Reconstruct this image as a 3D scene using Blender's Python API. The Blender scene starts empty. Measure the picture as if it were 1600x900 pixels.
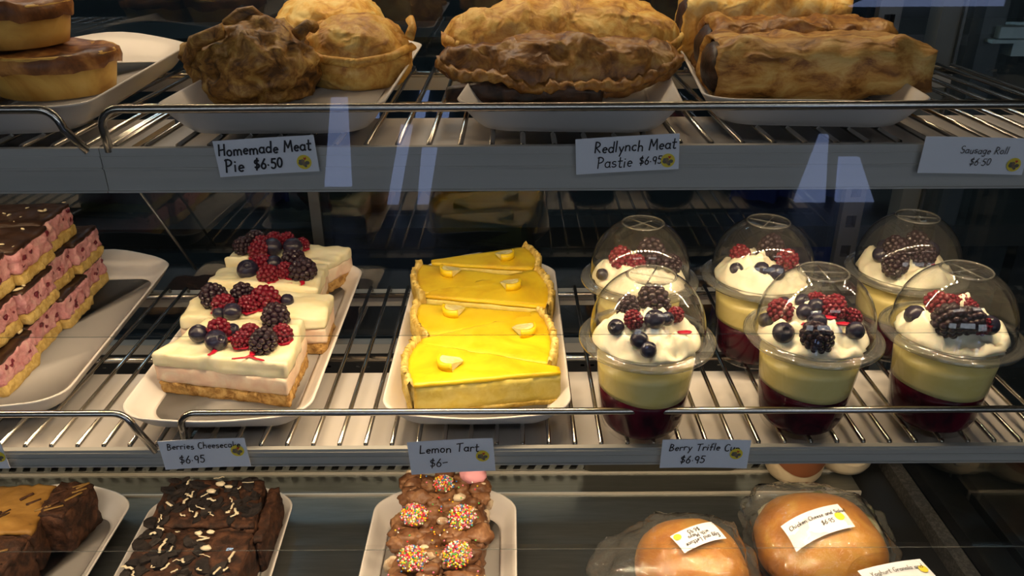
import bpy, math, random
from mathutils import Vector, Matrix, Euler, noise
PI = math.pi
random.seed(7)
S = bpy.context.scene
COL = S.collection

# ------------------------------------------------------------------ camera, world, light, exposure
cam_d = bpy.data.cameras.new('camera'); cam = bpy.data.objects.new('camera', cam_d); COL.objects.link(cam)
cam_d.sensor_width = 36.0; cam_d.lens = 36.0 * 1240 / 1600; cam_d.clip_start = 0.01; cam_d.clip_end = 60
PITCH, ROLL = math.radians(25.4), math.radians(0.30)
cam.matrix_world = Matrix.Translation((0, 0, 1.40)) @ Matrix.Rotation(PI/2 - PITCH, 4, 'X') @ Matrix.Rotation(-ROLL, 4, 'Z')
S.camera = cam
w = bpy.data.worlds.new('world'); S.world = w; w.use_nodes = True
w.node_tree.nodes['Background'].inputs[0].default_value = (0.62, 0.70, 0.85, 1)
w.node_tree.nodes['Background'].inputs[1].default_value = 0.06
S.view_settings.view_transform = 'Standard'; S.view_settings.look = 'None'
S.view_settings.exposure = 0.0; S.view_settings.gamma = 1.0
S.cycles.transparent_max_bounces = 32; S.cycles.max_bounces = 10
S.cycles.sample_clamp_indirect = 3.0; S.cycles.caustics_reflective = False; S.cycles.caustics_refractive = False
LED_TOP, LED_MID, LED_LOW = 620.0, 1150.0, 820.0      # emission of the warm led chips in each strip
DAYLIGHT = 2.6                                       # shop window behind the customer
ROOM_FILL = 3.2                                      # added ceiling panels, out of view, for neutral fill

# heights: wire plane of upper and middle shelf, sheet of the bottom deck
T, M, D = 1.2614, 1.021, 0.80
WR = 0.002

# ------------------------------------------------------------------ materials
def new_mat(name):
    m = bpy.data.materials.new(name); m.use_nodes = True
    nt = m.node_tree; return m, nt, nt.nodes['Principled BSDF']
def flat(name, c, rough=0.5, metal=0.0, spec=0.5, emit=0.0, coat=0.0, sss=0.0):
    m, nt, b = new_mat(name)
    b.inputs['Base Color'].default_value = (*c, 1); b.inputs['Roughness'].default_value = rough
    b.inputs['Metallic'].default_value = metal; b.inputs['Specular IOR Level'].default_value = spec
    b.inputs['Coat Weight'].default_value = coat
    if sss:
        b.inputs['Subsurface Weight'].default_value = sss; b.inputs['Subsurface Scale'].default_value = 0.006
        b.inputs['Subsurface Radius'].default_value = (1, .6, .35)
    if emit:
        b.inputs['Emission Color'].default_value = (*c, 1); b.inputs['Emission Strength'].default_value = emit
    return m
def noisy(name, ramp, scale=60, detail=6, rough=0.6, bump=0.3, bscale=None, bdist=0.001, spec=0.4, metal=0.0, stretch=(1, 1, 1), dist=0.6, coat=0.0, nrough=0.6, sss=0.0, tight=.62, flaky=0.0):
    m, nt, b = new_mat(name); N, L = nt.nodes, nt.links
    tc = N.new('ShaderNodeTexCoord'); oi = N.new('ShaderNodeObjectInfo')
    mp = N.new('ShaderNodeMapping'); mp.inputs['Scale'].default_value = stretch
    mul = N.new('ShaderNodeVectorMath'); mul.operation = 'SCALE'; mul.inputs[0].default_value = (3.1, 5.7, 2.3)
    L.new(oi.outputs['Random'], mul.inputs['Scale']); L.new(mul.outputs[0], mp.inputs['Location'])
    L.new(tc.outputs['Object'], mp.inputs['Vector'])
    n = N.new('ShaderNodeTexNoise'); n.inputs['Scale'].default_value = scale; n.inputs['Detail'].default_value = detail
    n.inputs['Roughness'].default_value = nrough; n.inputs['Distortion'].default_value = dist
    L.new(mp.outputs[0], n.inputs['Vector'])
    r = N.new('ShaderNodeValToRGB'); e = r.color_ramp.elements
    while len(e) < len(ramp): e.new(0.5)
    for i, (p, c) in enumerate(ramp): e[i].position = .5+(p-.5)*tight; e[i].color = (*c, 1)
    L.new(n.outputs['Fac'], r.inputs[0]); L.new(r.outputs[0], b.inputs['Base Color'])
    b.inputs['Roughness'].default_value = rough; b.inputs['Specular IOR Level'].default_value = spec
    b.inputs['Metallic'].default_value = metal; b.inputs['Coat Weight'].default_value = coat
    if sss:
        b.inputs['Subsurface Weight'].default_value = sss; b.inputs['Subsurface Scale'].default_value = 0.006
        b.inputs['Subsurface Radius'].default_value = (1, .6, .35)
    if bump:
        n2 = N.new('ShaderNodeTexNoise'); n2.inputs['Scale'].default_value = bscale or scale*2.5; n2.inputs['Detail'].default_value = 5
        L.new(mp.outputs[0], n2.inputs['Vector'])
        bp = N.new('ShaderNodeBump'); bp.inputs['Strength'].default_value = bump; bp.inputs['Distance'].default_value = bdist
        L.new(n2.outputs['Fac'], bp.inputs['Height'])
        if flaky:
            n3 = N.new('ShaderNodeTexNoise'); n3.inputs['Scale'].default_value = scale*1.3; n3.inputs['Detail'].default_value = 8; n3.inputs['Roughness'].default_value = .68
            n3.noise_type = 'RIDGED_MULTIFRACTAL'; n3.inputs['Distortion'].default_value = 1.2
            L.new(mp.outputs[0], n3.inputs['Vector'])
            b2 = N.new('ShaderNodeBump'); b2.inputs['Strength'].default_value = flaky; b2.inputs['Distance'].default_value = .002
            L.new(n3.outputs['Fac'], b2.inputs['Height']); L.new(bp.outputs[0], b2.inputs['Normal']); L.new(b2.outputs[0], b.inputs['Normal'])
        else: L.new(bp.outputs[0], b.inputs['Normal'])
    return m
def clear(name, tint=(1, 1, 1), ior=1.45, gain=1.0, rough=0.02, bump=0.0, haze=0.0, hazec=(.8, .8, .8)):
    m = bpy.data.materials.new(name); m.use_nodes = True; nt = m.node_tree; N, L = nt.nodes, nt.links
    N.clear(); out = N.new('ShaderNodeOutputMaterial')
    t = N.new('ShaderNodeBsdfTransparent'); t.inputs[0].default_value = (*tint, 1)
    g = N.new('ShaderNodeBsdfGlossy'); g.inputs['Roughness'].default_value = rough
    lw = N.new('ShaderNodeLayerWeight'); lw.inputs[0].default_value = .5          # Schlick: the same from both sides of a thin sheet
    p5 = N.new('ShaderNodeMath'); p5.operation = 'POWER'; p5.inputs[1].default_value = 5.0; L.new(lw.outputs['Facing'], p5.inputs[0])
    r0 = ((ior-1)/(ior+1))**2
    mu = N.new('ShaderNodeMath'); mu.operation = 'MULTIPLY_ADD'; mu.use_clamp = True; mu.inputs[1].default_value = gain*(1-r0); mu.inputs[2].default_value = gain*r0
    L.new(p5.outputs[0], mu.inputs[0])
    base = t
    if haze:
        d = N.new('ShaderNodeBsdfDiffuse'); d.inputs[0].default_value = (*hazec, 1)
        mh = N.new('ShaderNodeMixShader'); mh.inputs[0].default_value = haze
        L.new(t.outputs[0], mh.inputs[1]); L.new(d.outputs[0], mh.inputs[2]); base = mh
    mx = N.new('ShaderNodeMixShader'); L.new(mu.outputs[0], mx.inputs[0]); L.new(base.outputs[0], mx.inputs[1]); L.new(g.outputs[0], mx.inputs[2])
    if bump:
        tc = N.new('ShaderNodeTexCoord'); n = N.new('ShaderNodeTexNoise'); n.inputs['Scale'].default_value = 70; n.inputs['Detail'].default_value = 3
        n.inputs['Distortion'].default_value = 1.5
        L.new(tc.outputs['Object'], n.inputs['Vector'])
        bp = N.new('ShaderNodeBump'); bp.inputs['Strength'].default_value = bump; bp.inputs['Distance'].default_value = 0.003
        L.new(n.outputs['Fac'], bp.inputs['Height']); L.new(bp.outputs[0], g.inputs['Normal'])
    L.new(mx.outputs[0], out.inputs[0]); return m

MELAMINE = flat('white melamine', (.80, .76, .73), .28)
STEEL = flat('stainless wire', (.48, .46, .43), .22, 1.0)
STEEL_DARK = flat('dark steel', (.16, .165, .17), .4, .9)
SHEET = noisy('brushed steel sheet', [(.2, (.18, .195, .195)), (.8, (.23, .245, .245))], 14, 4, .28, .05, 200, .0003, .5, .85, (1, 12, 1))
STRIP = noisy('grey aluminium strip', [(.3, (.42, .42, .40)), (.7, (.48, .48, .46))], 8, 3, .42, 0, None, .001, .5, .15, (.2, 6, 6))
WHITE_STEEL = flat('white painted steel', (.78, .73, .69), .45)
BLACK = flat('black plastic', (.012, .013, .014), .45)
RUBBER = noisy('grey speckled rubber', [(.4, (.03, .032, .034)), (.75, (.07, .07, .07))], 300, 2, .7, .2)
DARK_PAINT = flat('dark grey paint', (.05, .055, .06), .5)
GLASS = clear('case glass', (.985, .985, .985), 1.45, 1.0, 0.0)
DOOR_GLASS = clear('tinted door glass', (.55, .60, .62), 1.5, 2.0, 0.01)
SIDE_GLASS = clear('side glass', (.85, .9, .9), 1.5, 1.6, 0.0)
EDGE = clear('polished glass edge', (.80, .84, .84), 1.5, 1.0, .1, 0, .05, (.5, .55, .55))
PLASTIC = clear('clear cup plastic', (.99, .99, .985), 1.5, .8, 0.04)
LID = clear('clear lid plastic', (.975, .98, .975), 1.5, 1.9, 0.05, 0, .012, (.8, .8, .78))
LIDRIM = clear('thick lid rim plastic', (.93, .94, .92), 1.5, 2.6, 0.08, 0, .06, (.8, .8, .76))
BAG = clear('crinkled bag film', (.95, .95, .94), 1.5, 2.2, 0.07, 1.0, 0.045, (.8, .8, .76))
LED = flat('warm led chip', (1.0, .745, .45), .5, emit=1.0)
CARD = flat('white card', (.78, .82, .92), .55)
INK = flat('black marker ink', (.012, .012, .02), .5)
INK_GREY = flat('grey printed ink', (.045, .04, .04), .5)
YELLOW = flat('yellow sticker', (.85, .68, .06), .5)
BEE = flat('grey printed blob', (.14, .13, .11), .5); BEE2 = flat('brown printed blob', (.24, .17, .10), .5)
HEART = flat('red printed heart', (.6, .05, .04), .5)

PASTRY_DARK = noisy('dark baked pastry', [(.28, (.07, 0.029, 0.007)), (.45, (.22, 0.101, 0.021)), (.60, (.36, 0.192, 0.045)), (.75, (.50, 0.317, 0.092))], 64, 10, .5, .7, 130, .0016, tight=.5, nrough=.68, flaky=.8)
PASTRY_GOLD = noisy('golden baked pastry', [(.30, (.30, 0.125, 0.020)), (.46, (.55, 0.288, 0.056)), (.60, (.70, 0.451, 0.119)), (.76, (.80, 0.605, 0.224))], 57, 10, .48, .6, 120, .0014, tight=.72, nrough=.68, flaky=.8)
PASTRY_PALE = noisy('pale flaky pastry', [(.28, (.50, 0.230, 0.033)), (.45, (.76, 0.461, 0.106)), (.62, (.83, 0.634, 0.238))], 49, 10, .5, .6, 110, .0014, tight=.72, nrough=.68, flaky=.8)
PASTY = noisy('glazed pasty crust', [(.28, (.13, 0.048, 0.010)), (.45, (.27, 0.115, 0.024)), (.60, (.38, 0.182, 0.040)), (.78, (.52, 0.31, 0.09))], 53, 10, .42, .7, 110, .0015, tight=.5, nrough=.68, flaky=.8)
ROLL = noisy('sausage roll pastry', [(.28, (.20, 0.082, 0.018)), (.42, (.40, 0.192, 0.043)), (.58, (.55, 0.317, 0.086)), (.75, (.66, 0.451, 0.158))], 45, 10, .5, .8, 90, .0018, stretch=(.6, 1.3, 1.3), tight=.5, nrough=.68, flaky=.8)
MEAT = noisy('dark meat filling', [(.3, (.015, .008, .005)), (.7, (.07, .03, .015))], 90, 5, .45, .6)
PIE_WALL = noisy('pie case pastry', [(.3, (.46, 0.240, 0.046)), (.5, (.66, 0.413, 0.099)), (.7, (.76, 0.538, 0.165))], 16, 6, .55, .35, 90, .001)
PIE_LID = noisy('browned pie lid', [(.3, (.07, .024, .009)), (.5, (.22, .085, .025)), (.7, (.48, .24, .07))], 30, 7, .42, .7, 110, .0016, flaky=.5)
CREAM = noisy('cream cheese topping', [(.35, (.86, .78, .50)), (.65, (.90, .84, .60))], 40, 4, .42, .25, 90, .001, sss=.15)
PINKC = noisy('pale pink cheesecake', [(.3, (.80, .56, .42)), (.55, (.85, .66, .50)), (.75, (.88, .75, .58))], 60, 5, .55, .35, 150, .0008)
CRUMB = noisy('biscuit base crumb', [(.3, (.26, .13, .035)), (.5, (.48, .28, .085)), (.72, (.64, .42, .16))], 160, 6, .8, .9, 260, .0016)
SAUCE = flat('berry sauce', (.40, .008, .03), .3, spec=.3)
CHERRY = flat('dark cherry', (.16, .018, .035), .3)
PINK = noisy('pink coconut filling', [(.18, (.34, .09, .11)), (.34, (.60, .25, .27)), (.55, (.70, .35, .37)), (.80, (.76, .48, .45))], 90, 6, .65, .8, 240, .0015, nrough=.7)
CHOC = noisy('chocolate coating', [(.3, (.030, .014, .008)), (.7, (.065, .032, .018))], 30, 4, .32, .2)
SHORT = noisy('shortbread base', [(.3, (.52, .34, .09)), (.7, (.74, .55, .20))], 150, 5, .75, .8, 260, .0014)
COCO = flat('coconut flake', (.80, .68, .42), .7)
LEMON = noisy('lemon filling', [(.3, (.74, .46, .010)), (.5, (.82, .57, .014)), (.7, (.86, .63, .025))], 24, 4, .30, .08, 120, .0006, sss=.1)
LEMON_CUT = noisy('cut lemon filling', [(.3, (.74, .58, .10)), (.7, (.84, .70, .20))], 90, 5, .5, .5, 180, .0008)
TART = noisy('tart crust', [(.3, (.56, .36, .06)), (.5, (.76, .55, .14)), (.7, (.84, .67, .24))], 90, 6, .65, .8, 200, .0015)
RIND = flat('lemon rind', (.86, .62, .01), .4); PULP = noisy('lemon pulp', [(.3, (.80, .68, .22)), (.7, (.86, .78, .42))], 120, 4, .2, .5, sss=.2)
RASP = noisy('raspberry', [(.3, (.085, .002, .010)), (.7, (.21, .006, .022))], 200, 3, .25, .2, coat=.3)
BLACKB = noisy('blackberry', [(.3, (.010, .006, .012)), (.7, (.035, .012, .022))], 200, 3, .25, .2, coat=.3)
BLUEB = noisy('blueberry', [(.3, (.008, .007, .016)), (.7, (.030, .026, .055))], 90, 4, .25, .1, coat=.2)
WHIP = noisy('whipped cream', [(.3, (.84, .79, .60)), (.7, (.90, .86, .70))], 30, 4, .45, .3, 120, .0012, sss=.15)
CUSTARD = noisy('yellow custard', [(.3, (.78, .64, .22)), (.7, (.83, .70, .29))], 40, 3, .3, .1)
JELLY = noisy('dark red jelly', [(.3, (.020, .002, .008)), (.7, (.085, .004, .016))], 40, 4, .25, .1, spec=.12)
BROWNIE = noisy('chocolate brownie crumb', [(.3, (.018, .007, .004)), (.5, (.048, .018, .009)), (.72, (.095, .038, .018))], 90, 7, .75, .9, 240, .0016)
COOKIE = noisy('black biscuit', [(.3, (.008, .006, .006)), (.7, (.03, .022, .02))], 130, 5, .6, .7)
RIBBON = flat('caramel ribbon', (.30, .17, .045), .45)
WCHOC = flat('white chocolate', (.80, .70, .50), .4)
CARAMEL = noisy('caramel swirl', [(.22, (.06, .022, .009)), (.36, (.28, .14, .03)), (.6, (.38, .20, .045)), (.80, (.44, .26, .07))], 26, 5, .5, .4, 120, .001, stretch=(.5, 1.6, 1))
MILKCHOC = noisy('milk chocolate lump', [(.3, (.11, .045, .020)), (.55, (.20, .092, .044)), (.8, (.36, .20, .10))], 60, 6, .42, .6, 160, .0014)
MALLOW = noisy('marshmallow', [(.3, (.34, .19, .10)), (.6, (.70, .58, .42))], 90, 4, .7, .3); MALLOWP = flat('pink marshmallow', (.78, .36, .42), .7)
BUN = noisy('golden bun crust', [(.3, (.42, .14, .010)), (.55, (.56, .23, .020)), (.75, (.64, .34, .05))], 18, 5, .38, .15, 120, .0006)
FILL = noisy('salad filling', [(.3, (.30, .38, .06)), (.5, (.74, .70, .45)), (.7, (.84, .80, .66))], 60, 4, .5, .6)
YOGHURT = noisy('cream yoghurt', [(.4, (.72, .60, .42)), (.7, (.78, .68, .50))], 30, 3, .5, .05)
BROWNLAB = flat('brown label', (.20, .075, .035), .5)
GRANOLA = noisy('granola', [(.3, (.20, .10, .03)), (.7, (.60, .42, .18))], 150, 5, .8, .9)
SPRINK = [flat('sprinkle '+n, c, .35) for n, c in (('red', (.75, .03, .06)), ('yellow', (.90, .65, .03)), ('green', (.12, .50, .12)), ('white', (.85, .82, .78)), ('pink', (.85, .22, .38)), ('blue', (.05, .22, .60)), ('orange', (.88, .30, .03)))]

# ------------------------------------------------------------------ mesh helpers
class G:
    def __init__(s): s.v, s.f, s.m = [], [], []
    def add(s, v, f, mi=0, at=None):
        o = len(s.v)
        s.v += [tuple(at @ Vector(p)) for p in v] if at is not None else [tuple(p) for p in v]
        s.f += [tuple(i+o for i in q) for q in f]; s.m += [mi]*len(f); return s
    def mesh(s, name, mats, smooth=True):
        me = bpy.data.meshes.new(name); me.from_pydata(s.v, [], s.f)
        for mt in (mats if isinstance(mats, (list, tuple)) else [mats]): me.materials.append(mt)
        me.polygons.foreach_set('material_index', s.m)
        me.polygons.foreach_set('use_smooth', [smooth]*len(s.f)); me.update(); return me
    def obj(s, name, mats, parent=None, smooth=True, loc=(0, 0, 0), rot=(0, 0, 0)):
        return link(name, s.mesh(name, mats, smooth), parent, loc, rot)
def link(name, me, parent=None, loc=(0, 0, 0), rot=(0, 0, 0), scale=None):
    o = bpy.data.objects.new(name, me); COL.objects.link(o); o.location = loc; o.rotation_euler = rot
    if scale is not None: o.scale = (scale,)*3 if isinstance(scale, (int, float)) else scale
    if parent: o.parent = parent
    return o
def tag(o, label=None, cat=None, group=None, kind=None):
    if label: o['label'] = label
    if cat: o['category'] = cat
    if group: o['group'] = group
    if kind: o['kind'] = kind
    return o
def thing(name, label, cat, loc=(0, 0, 0), rotz=0, group=None):
    o = bpy.data.objects.new(name, None); COL.objects.link(o); o.empty_display_size = .02
    o.location = loc; o.rotation_euler = (0, 0, rotz); return tag(o, label, cat, group)
def box(x0, x1, y0, y1, z0, z1):
    v = [(x, y, z) for x in (x0, x1) for y in (y0, y1) for z in (z0, z1)]
    return v, [(0, 1, 3, 2), (4, 6, 7, 5), (0, 4, 5, 1), (2, 3, 7, 6), (0, 2, 6, 4), (1, 5, 7, 3)]
def lathe(prof, n=32, fn=None):
    v, f, rows = [], [], []
    for r, z in prof:
        if r < 1e-6: rows.append([len(v)]); v.append((0, 0, z)); continue
        rows.append(list(range(len(v), len(v)+n)))
        for k in range(n):
            a = 2*PI*k/n; v.append((r*math.cos(a), r*math.sin(a), z))
    for a, b in zip(rows, rows[1:]):
        for k in range(n):
            k2 = (k+1) % n
            if len(a) == 1 and len(b) == 1: continue
            if len(a) == 1: f.append((a[0], b[k2], b[k]))
            elif len(b) == 1: f.append((a[k], a[k2], b[0]))
            else: f.append((a[k], a[k2], b[k2], b[k]))
    if fn: v = [fn(Vector(p)) for p in v]
    return v, f
def tube(pts, r, n=8, closed=False):
    pts = [Vector(p) for p in pts]; v, f = [], []; m = len(pts); up = None
    for i, p in enumerate(pts):
        a = pts[(i-1) % m] if (closed or i) else p; b = pts[(i+1) % m] if (closed or i < m-1) else p
        d = (b-a).normalized()
        if up is None: up = d.orthogonal().normalized()
        up = (up - d*up.dot(d)).normalized(); s = d.cross(up)
        for k in range(n):
            t = 2*PI*k/n; v.append(p + (up*math.cos(t) + s*math.sin(t))*r)
    for i in range(m if closed else m-1):
        j = (i+1) % m
        for k in range(n): f.append((i*n+k, i*n+(k+1) % n, j*n+(k+1) % n, j*n+k))
    if not closed: f += [tuple(reversed(range(n))), tuple(range((m-1)*n, m*n))]
    return v, f
_ico = {}
def ico(sub=2):
    if sub not in _ico:
        import bmesh
        bm = bmesh.new(); bmesh.ops.create_icosphere(bm, subdivisions=sub, radius=1)
        bm.verts.ensure_lookup_table()
        _ico[sub] = ([v.co.copy() for v in bm.verts], [tuple(x.index for x in q.verts) for q in bm.faces]); bm.free()
    return _ico[sub]
def nv(p, sc, seed=0, octv=3):
    """layered vector noise"""
    q = Vector(p)*sc + Vector((seed*3.7, seed*1.9, seed*5.3)); o = Vector((0, 0, 0)); a = 1
    for _ in range(octv): o += noise.noise_vector(q)*a; q = q*2.1; a *= .5
    return o
def ns(p, sc, seed=0, octv=3):
    return nv(p, sc, seed, octv).x
def block(c, z0, z1, n=(10, 8, 5), rnd=.003, amp=.001, sc=90, seed=0, top=None, post=None):
    """a lump over the quad c (four xy corners, counter-clockwise) with rounded edges and an uneven skin"""
    c = [Vector((p[0], p[1], 0)) for p in c]
    W = ((c[1]-c[0]).length + (c[2]-c[3]).length)/2; Dp = ((c[3]-c[0]).length + (c[2]-c[1]).length)/2; H = z1-z0
    hw, hd, hh = W/2, Dp/2, H/2; rr = min(rnd, hw*.9, hd*.9, hh*.9)
    nx, ny, nz = n; idx, v, f = {}, [], []
    def vert(i, j, k):
        key = (i, j, k)
        if key in idx: return idx[key]
        p = Vector(((2*i/nx-1)*hw, (2*j/ny-1)*hd, (2*k/nz-1)*hh))
        q = Vector((max(-hw+rr, min(hw-rr, p.x)), max(-hd+rr, min(hd-rr, p.y)), max(-hh+rr, min(hh-rr, p.z))))
        dd = p-q
        if dd.length > 1e-9: p = q + dd.normalized()*rr
        u, t = p.x/W+.5, p.y/Dp+.5
        xy = (c[0]*(1-u)+c[1]*u)*(1-t) + (c[3]*(1-u)+c[2]*u)*t
        z = z0 + p.z + hh; kz = (p.z+hh)/H
        if top: z += kz*top(u, t)
        P = Vector((xy.x, xy.y, z))
        if amp:
            d = nv(P, sc, seed)*amp
            if k == 0: d.z = abs(d.z)*.3
            P = P + d
        if post: P = post(P, u, t, kz)
        idx[key] = len(v); v.append(P); return idx[key]
    def quad(a, b, cc, d): f.append((vert(*a), vert(*b), vert(*cc), vert(*d)))
    for i in range(nx):
        for j in range(ny):
            quad((i, j, nz), (i+1, j, nz), (i+1, j+1, nz), (i, j+1, nz)); quad((i, j, 0), (i, j+1, 0), (i+1, j+1, 0), (i+1, j, 0))
        for k in range(nz):
            quad((i, 0, k), (i+1, 0, k), (i+1, 0, k+1), (i, 0, k+1)); quad((i, ny, k), (i, ny, k+1), (i+1, ny, k+1), (i+1, ny, k))
    for j in range(ny):
        for k in range(nz):
            quad((0, j, k), (0, j, k+1), (0, j+1, k+1), (0, j+1, k)); quad((nx, j, k), (nx, j+1, k), (nx, j+1, k+1), (nx, j, k+1))
    return v, f
def lump(r, sub=3, amp=.2, sc=1.0, seed=0, squash=(1, 1, 1)):
    vs, fs = ico(sub)
    return [Vector((p.x*squash[0], p.y*squash[1], p.z*squash[2]))*r*(1+amp*ns(p, sc, seed)) for p in vs], fs

# ------------------------------------------------------------------ the setting: shop around the case
def struct(name, g, m, smooth=False): return tag(g.obj(name, m, None, smooth), kind='structure')
FLOORM = noisy('dark shop floor', [(.3, (.05, .045, .04)), (.7, (.09, .08, .07))], 6, 4, .45, .1)
WALLM = noisy('dim shop wall', [(.3, (.05, .06, .065)), (.7, (.075, .085, .09))], 5, 4, .7, .05)
struct('floor', G().add(*box(-3.5, 3.5, -3.6, 2.4, -.05, 0)), FLOORM)
struct('ceiling', G().add(*box(-3.5, 3.5, -3.6, 2.4, 2.7, 2.75)), WALLM)
struct('wall_back', G().add(*box(-3.5, 3.5, 2.3, 2.4, 0, 2.7)), WALLM)
struct('wall_left', G().add(*box(-3.6, -3.5, -3.6, 2.4, 0, 2.7)), WALLM)
struct('wall_right', G().add(*box(3.5, 3.6, -3.6, 2.4, 0, 2.7)), WALLM)
# shop front behind the customer: dark wall with daylight panes
PANE = flat('daylight pane', (.42, .55, 1.0), .5, emit=DAYLIGHT)
panes = [(-.98, -.84, -.90, -.82, .10, .56), (-.66, -.60, -.56, -.50, .0, .42), (-.50, -.44, -.46, -.38, .0, .30), (1.50, 1.66, 1.58, 1.62, .0, .36), (1.72, 1.92, 1.70, 1.80, .0, .24), (1.62, 2.35, 1.75, 2.35, .98, 1.04), (-.9, .9, -.9, .9, 1.75, 2.35), (1.3, 2.5, 1.3, 2.5, 1.45, 2.2), (-2.6, -1.5, -2.6, -1.5, 1.6, 2.3)]
struct('wall_front', G().add(*box(-3.5, 3.5, -3.6, -3.3, 0, 2.7)), WALLM)
PANE_HIGH = flat('white daylight pane', (.80, .90, 1.0), .5, emit=DAYLIGHT)
for i, (a, b, a2, b2, c, d) in enumerate(panes):      # slots of daylight between the dark furniture and the door
    v, f = box(a, b, -3.3, -3.27, c, d); v = [((a2 if p[0] == a else b2) if p[2] == d else p[0], p[1], p[2]) for p in v]
    struct('window_%d' % (i+1), G().add(v, f), PANE if c < 1 else PANE_HIGH)

for lx, ly in ((-.55, -1.15), (.95, -1.15)):  # unseen panels, added to put neutral light on the price strips
    cl = thing('fill_panel', 'added flat white fill panel under the shop ceiling, out of view, %s the customer' % ('left of' if lx < 0 else 'right of'), 'fill light', (lx, ly, 2.66))
    G().add(*box(-.45, .45, -.16, .16, 0, .04)).obj('fill_body', WHITE_STEEL, cl, False)
    G().add(*box(-.43, .43, -.14, .14, -.01, 0)).obj('fill_diffuser', flat('lamp diffuser', (1, .98, .94), .5, emit=ROOM_FILL), cl, False)
# ------------------------------------------------------------------ the refrigerated display case
case = thing('display_case', 'glass fronted cake display case holding two wire shelves above a steel deck', 'display case', (0, 0, 0))
CX0, CX1 = -.85, .455
def part(name, g, m, parent=case, smooth=False, label=None):
    o = g.obj(name, m, parent, smooth)
    if label: o['label'] = label
    return o
part('plinth', G().add(*box(CX0, CX1+.03, .36, .90, 0, D-.03)), DARK_PAINT)
part('deck_sheet', G().add(*box(CX0, .393, .375, .714, D-.03, D)), SHEET)
part('rear_ledge', G().add(*box(CX0, .396, .7165, .750, D-.03, D+.0015)), SHEET)
part('deck_edge', G().add(*box(CX0, .396, .7142, .7163, D-.03, D+.0025)).add(*box(CX0, .398, .7502, .7525, D-.03, D+.004)), flat('bright folded steel', (.80, .76, .68), .4, .5), label='bright folded edge of the steel deck')
part('side_gutter', G().add(*box(.398, .440, .375, .84, D-.03, D-.006)), BLACK)
part('rubber_rail', G().add(*box(.441, .456, .375, .84, D-.03, D+.012)), RUBBER, label='speckled dark rubber rail along the glass side')
# slotted riser behind the deck
g = G(); g.add(*box(CX0, .396, .7530, .756, D, D+.006)); g.add(*box(CX0, .396, .7530, .756, D+.014, D+.05))
x = CX0
while x < .39:
    a = box(0, .008, .753, .756, D+.006, D+.014); v = [(p[0]+x+(p[2]-D-.006)*.5, p[1], p[2]) for p in a[0]]; g.add(v, a[1]); x += .0165
part('slotted_riser', g, SHEET)
part('riser_void', G().add(*box(CX0, .396, .760, .765, D, D+.05)), BLACK)
part('rear_panel', G().add(*box(CX0, .44, .842, .85, D, .915)), BLACK, label='black lower back panel of the case')
g = G()
random.seed(3)
for i in range(150):
    xx, zz = random.uniform(-.6, .42), .872+.011*(i % 3); xx = round(xx/.012)*.012
    g.add(*box(xx, xx+.0045, .8405, .8425, zz, zz+.0016))
tag(part('vent_louvre', g, STEEL, label='small bright louvres in the black back panel'), kind='stuff')
part('door_track', G().add(*box(CX0, .44, .838, .852, .915, .928)), STRIP)
for a, b, yy in ((CX0, -.21, .866), (-.23, .40, .857)):
    dr = part('rear_door', G().add(*box(a, b, yy, yy+.005, .928, 1.60)), DOOR_GLASS, label='tinted sliding glass door at the back')
    for q in ((a, a+.012), (b-.012, b)): part('door_stile', G().add(*box(q[0], q[1], yy-.002, yy+.007, .928, 1.60)), STEEL_DARK, dr)
part('roof', G().add(*box(CX0, CX1+.03, .355, .90, 1.76, 1.79)), WHITE_STEEL)
up = G()
for q in (D, ):
    up.add(*box(.372, .378, .842, .852, q, 1.76)); up.add(*box(.389, .395, .842, .852, q, 1.76))
    z = q
    while z < 1.7: up.add(*box(.378, .389, .842, .852, z, z+.022)); z += .036
part('slotted_upright', up, STEEL_DARK, label='dark slotted upright holding the right ends of the shelves')
part('upright_back', G().add(*box(.374, .393, .852, .856, D, 1.76)), BLACK)
part('corner_post', G().add(*box(.437, .457, .845, .870, D, 1.76)), flat('anodised corner post', (.14, .16, .17), .4, .6))
part('corner_trim', G().add(*box(.457, .460, .84, .845, D, 1.76)), STEEL)
part('side_glass', G().add(*box(.457, .463, .375, .845, D, 1.76)), SIDE_GLASS)
part('top_light_housing', G().add(*box(CX0, .43, .70, .82, 1.535, 1.56)), WHITE_STEEL)
part('stay_rod', G().add(*tube([(-.420, .832, 1.150), (-.362, .832, 1.030)], .0016)), STEEL_DARK, smooth=True, label='thin diagonal steel stay behind the shelf')
def led_strip(parent, x0, x1, y, z, strength, pitch=.02):
    m = LED.copy(); m.name = 'warm led chip %d' % strength
    m.node_tree.nodes['Principled BSDF'].inputs['Emission Strength'].default_value = strength
    part('led_board', G().add(*box(x0, x1, y-.005, y+.005, z, z+.002)), WHITE_STEEL, parent)
    g = G(); x = x0+.005
    while x < x1-.005:
        g.add([(x, y-.002, z-.0004), (x, y+.002, z-.0004), (x+.004, y+.002, z-.0004), (x+.004, y-.002, z-.0004)], [(0, 1, 2, 3)]); x += pitch
    tag(part('led_chips', g, m, parent, label='row of small warm led chips'), kind='stuff')
led_strip(case, CX0+.02, .42, .755, 1.531, LED_TOP)
# front glass: an upper pane hanging in front of the shelves and a lower pane below
for nm, y, z0, z1, lb in (('front_glass', .356, 1.2045, 1.76, 'upper front pane with reflections of the shop window'), ('front_glass', .366, D-.03, 1.0514, 'lower front pane with a polished top edge')):
    part(nm, G().add(*box(CX0, CX1, y, y+.004, z0, z1)), GLASS, label=lb)
    e = z0 if z0 > 1 else z1
    part('glass_edge', G().add(*box(CX0, CX1, y-.0004, y, e-.0002, e+.0002)), EDGE)

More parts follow.
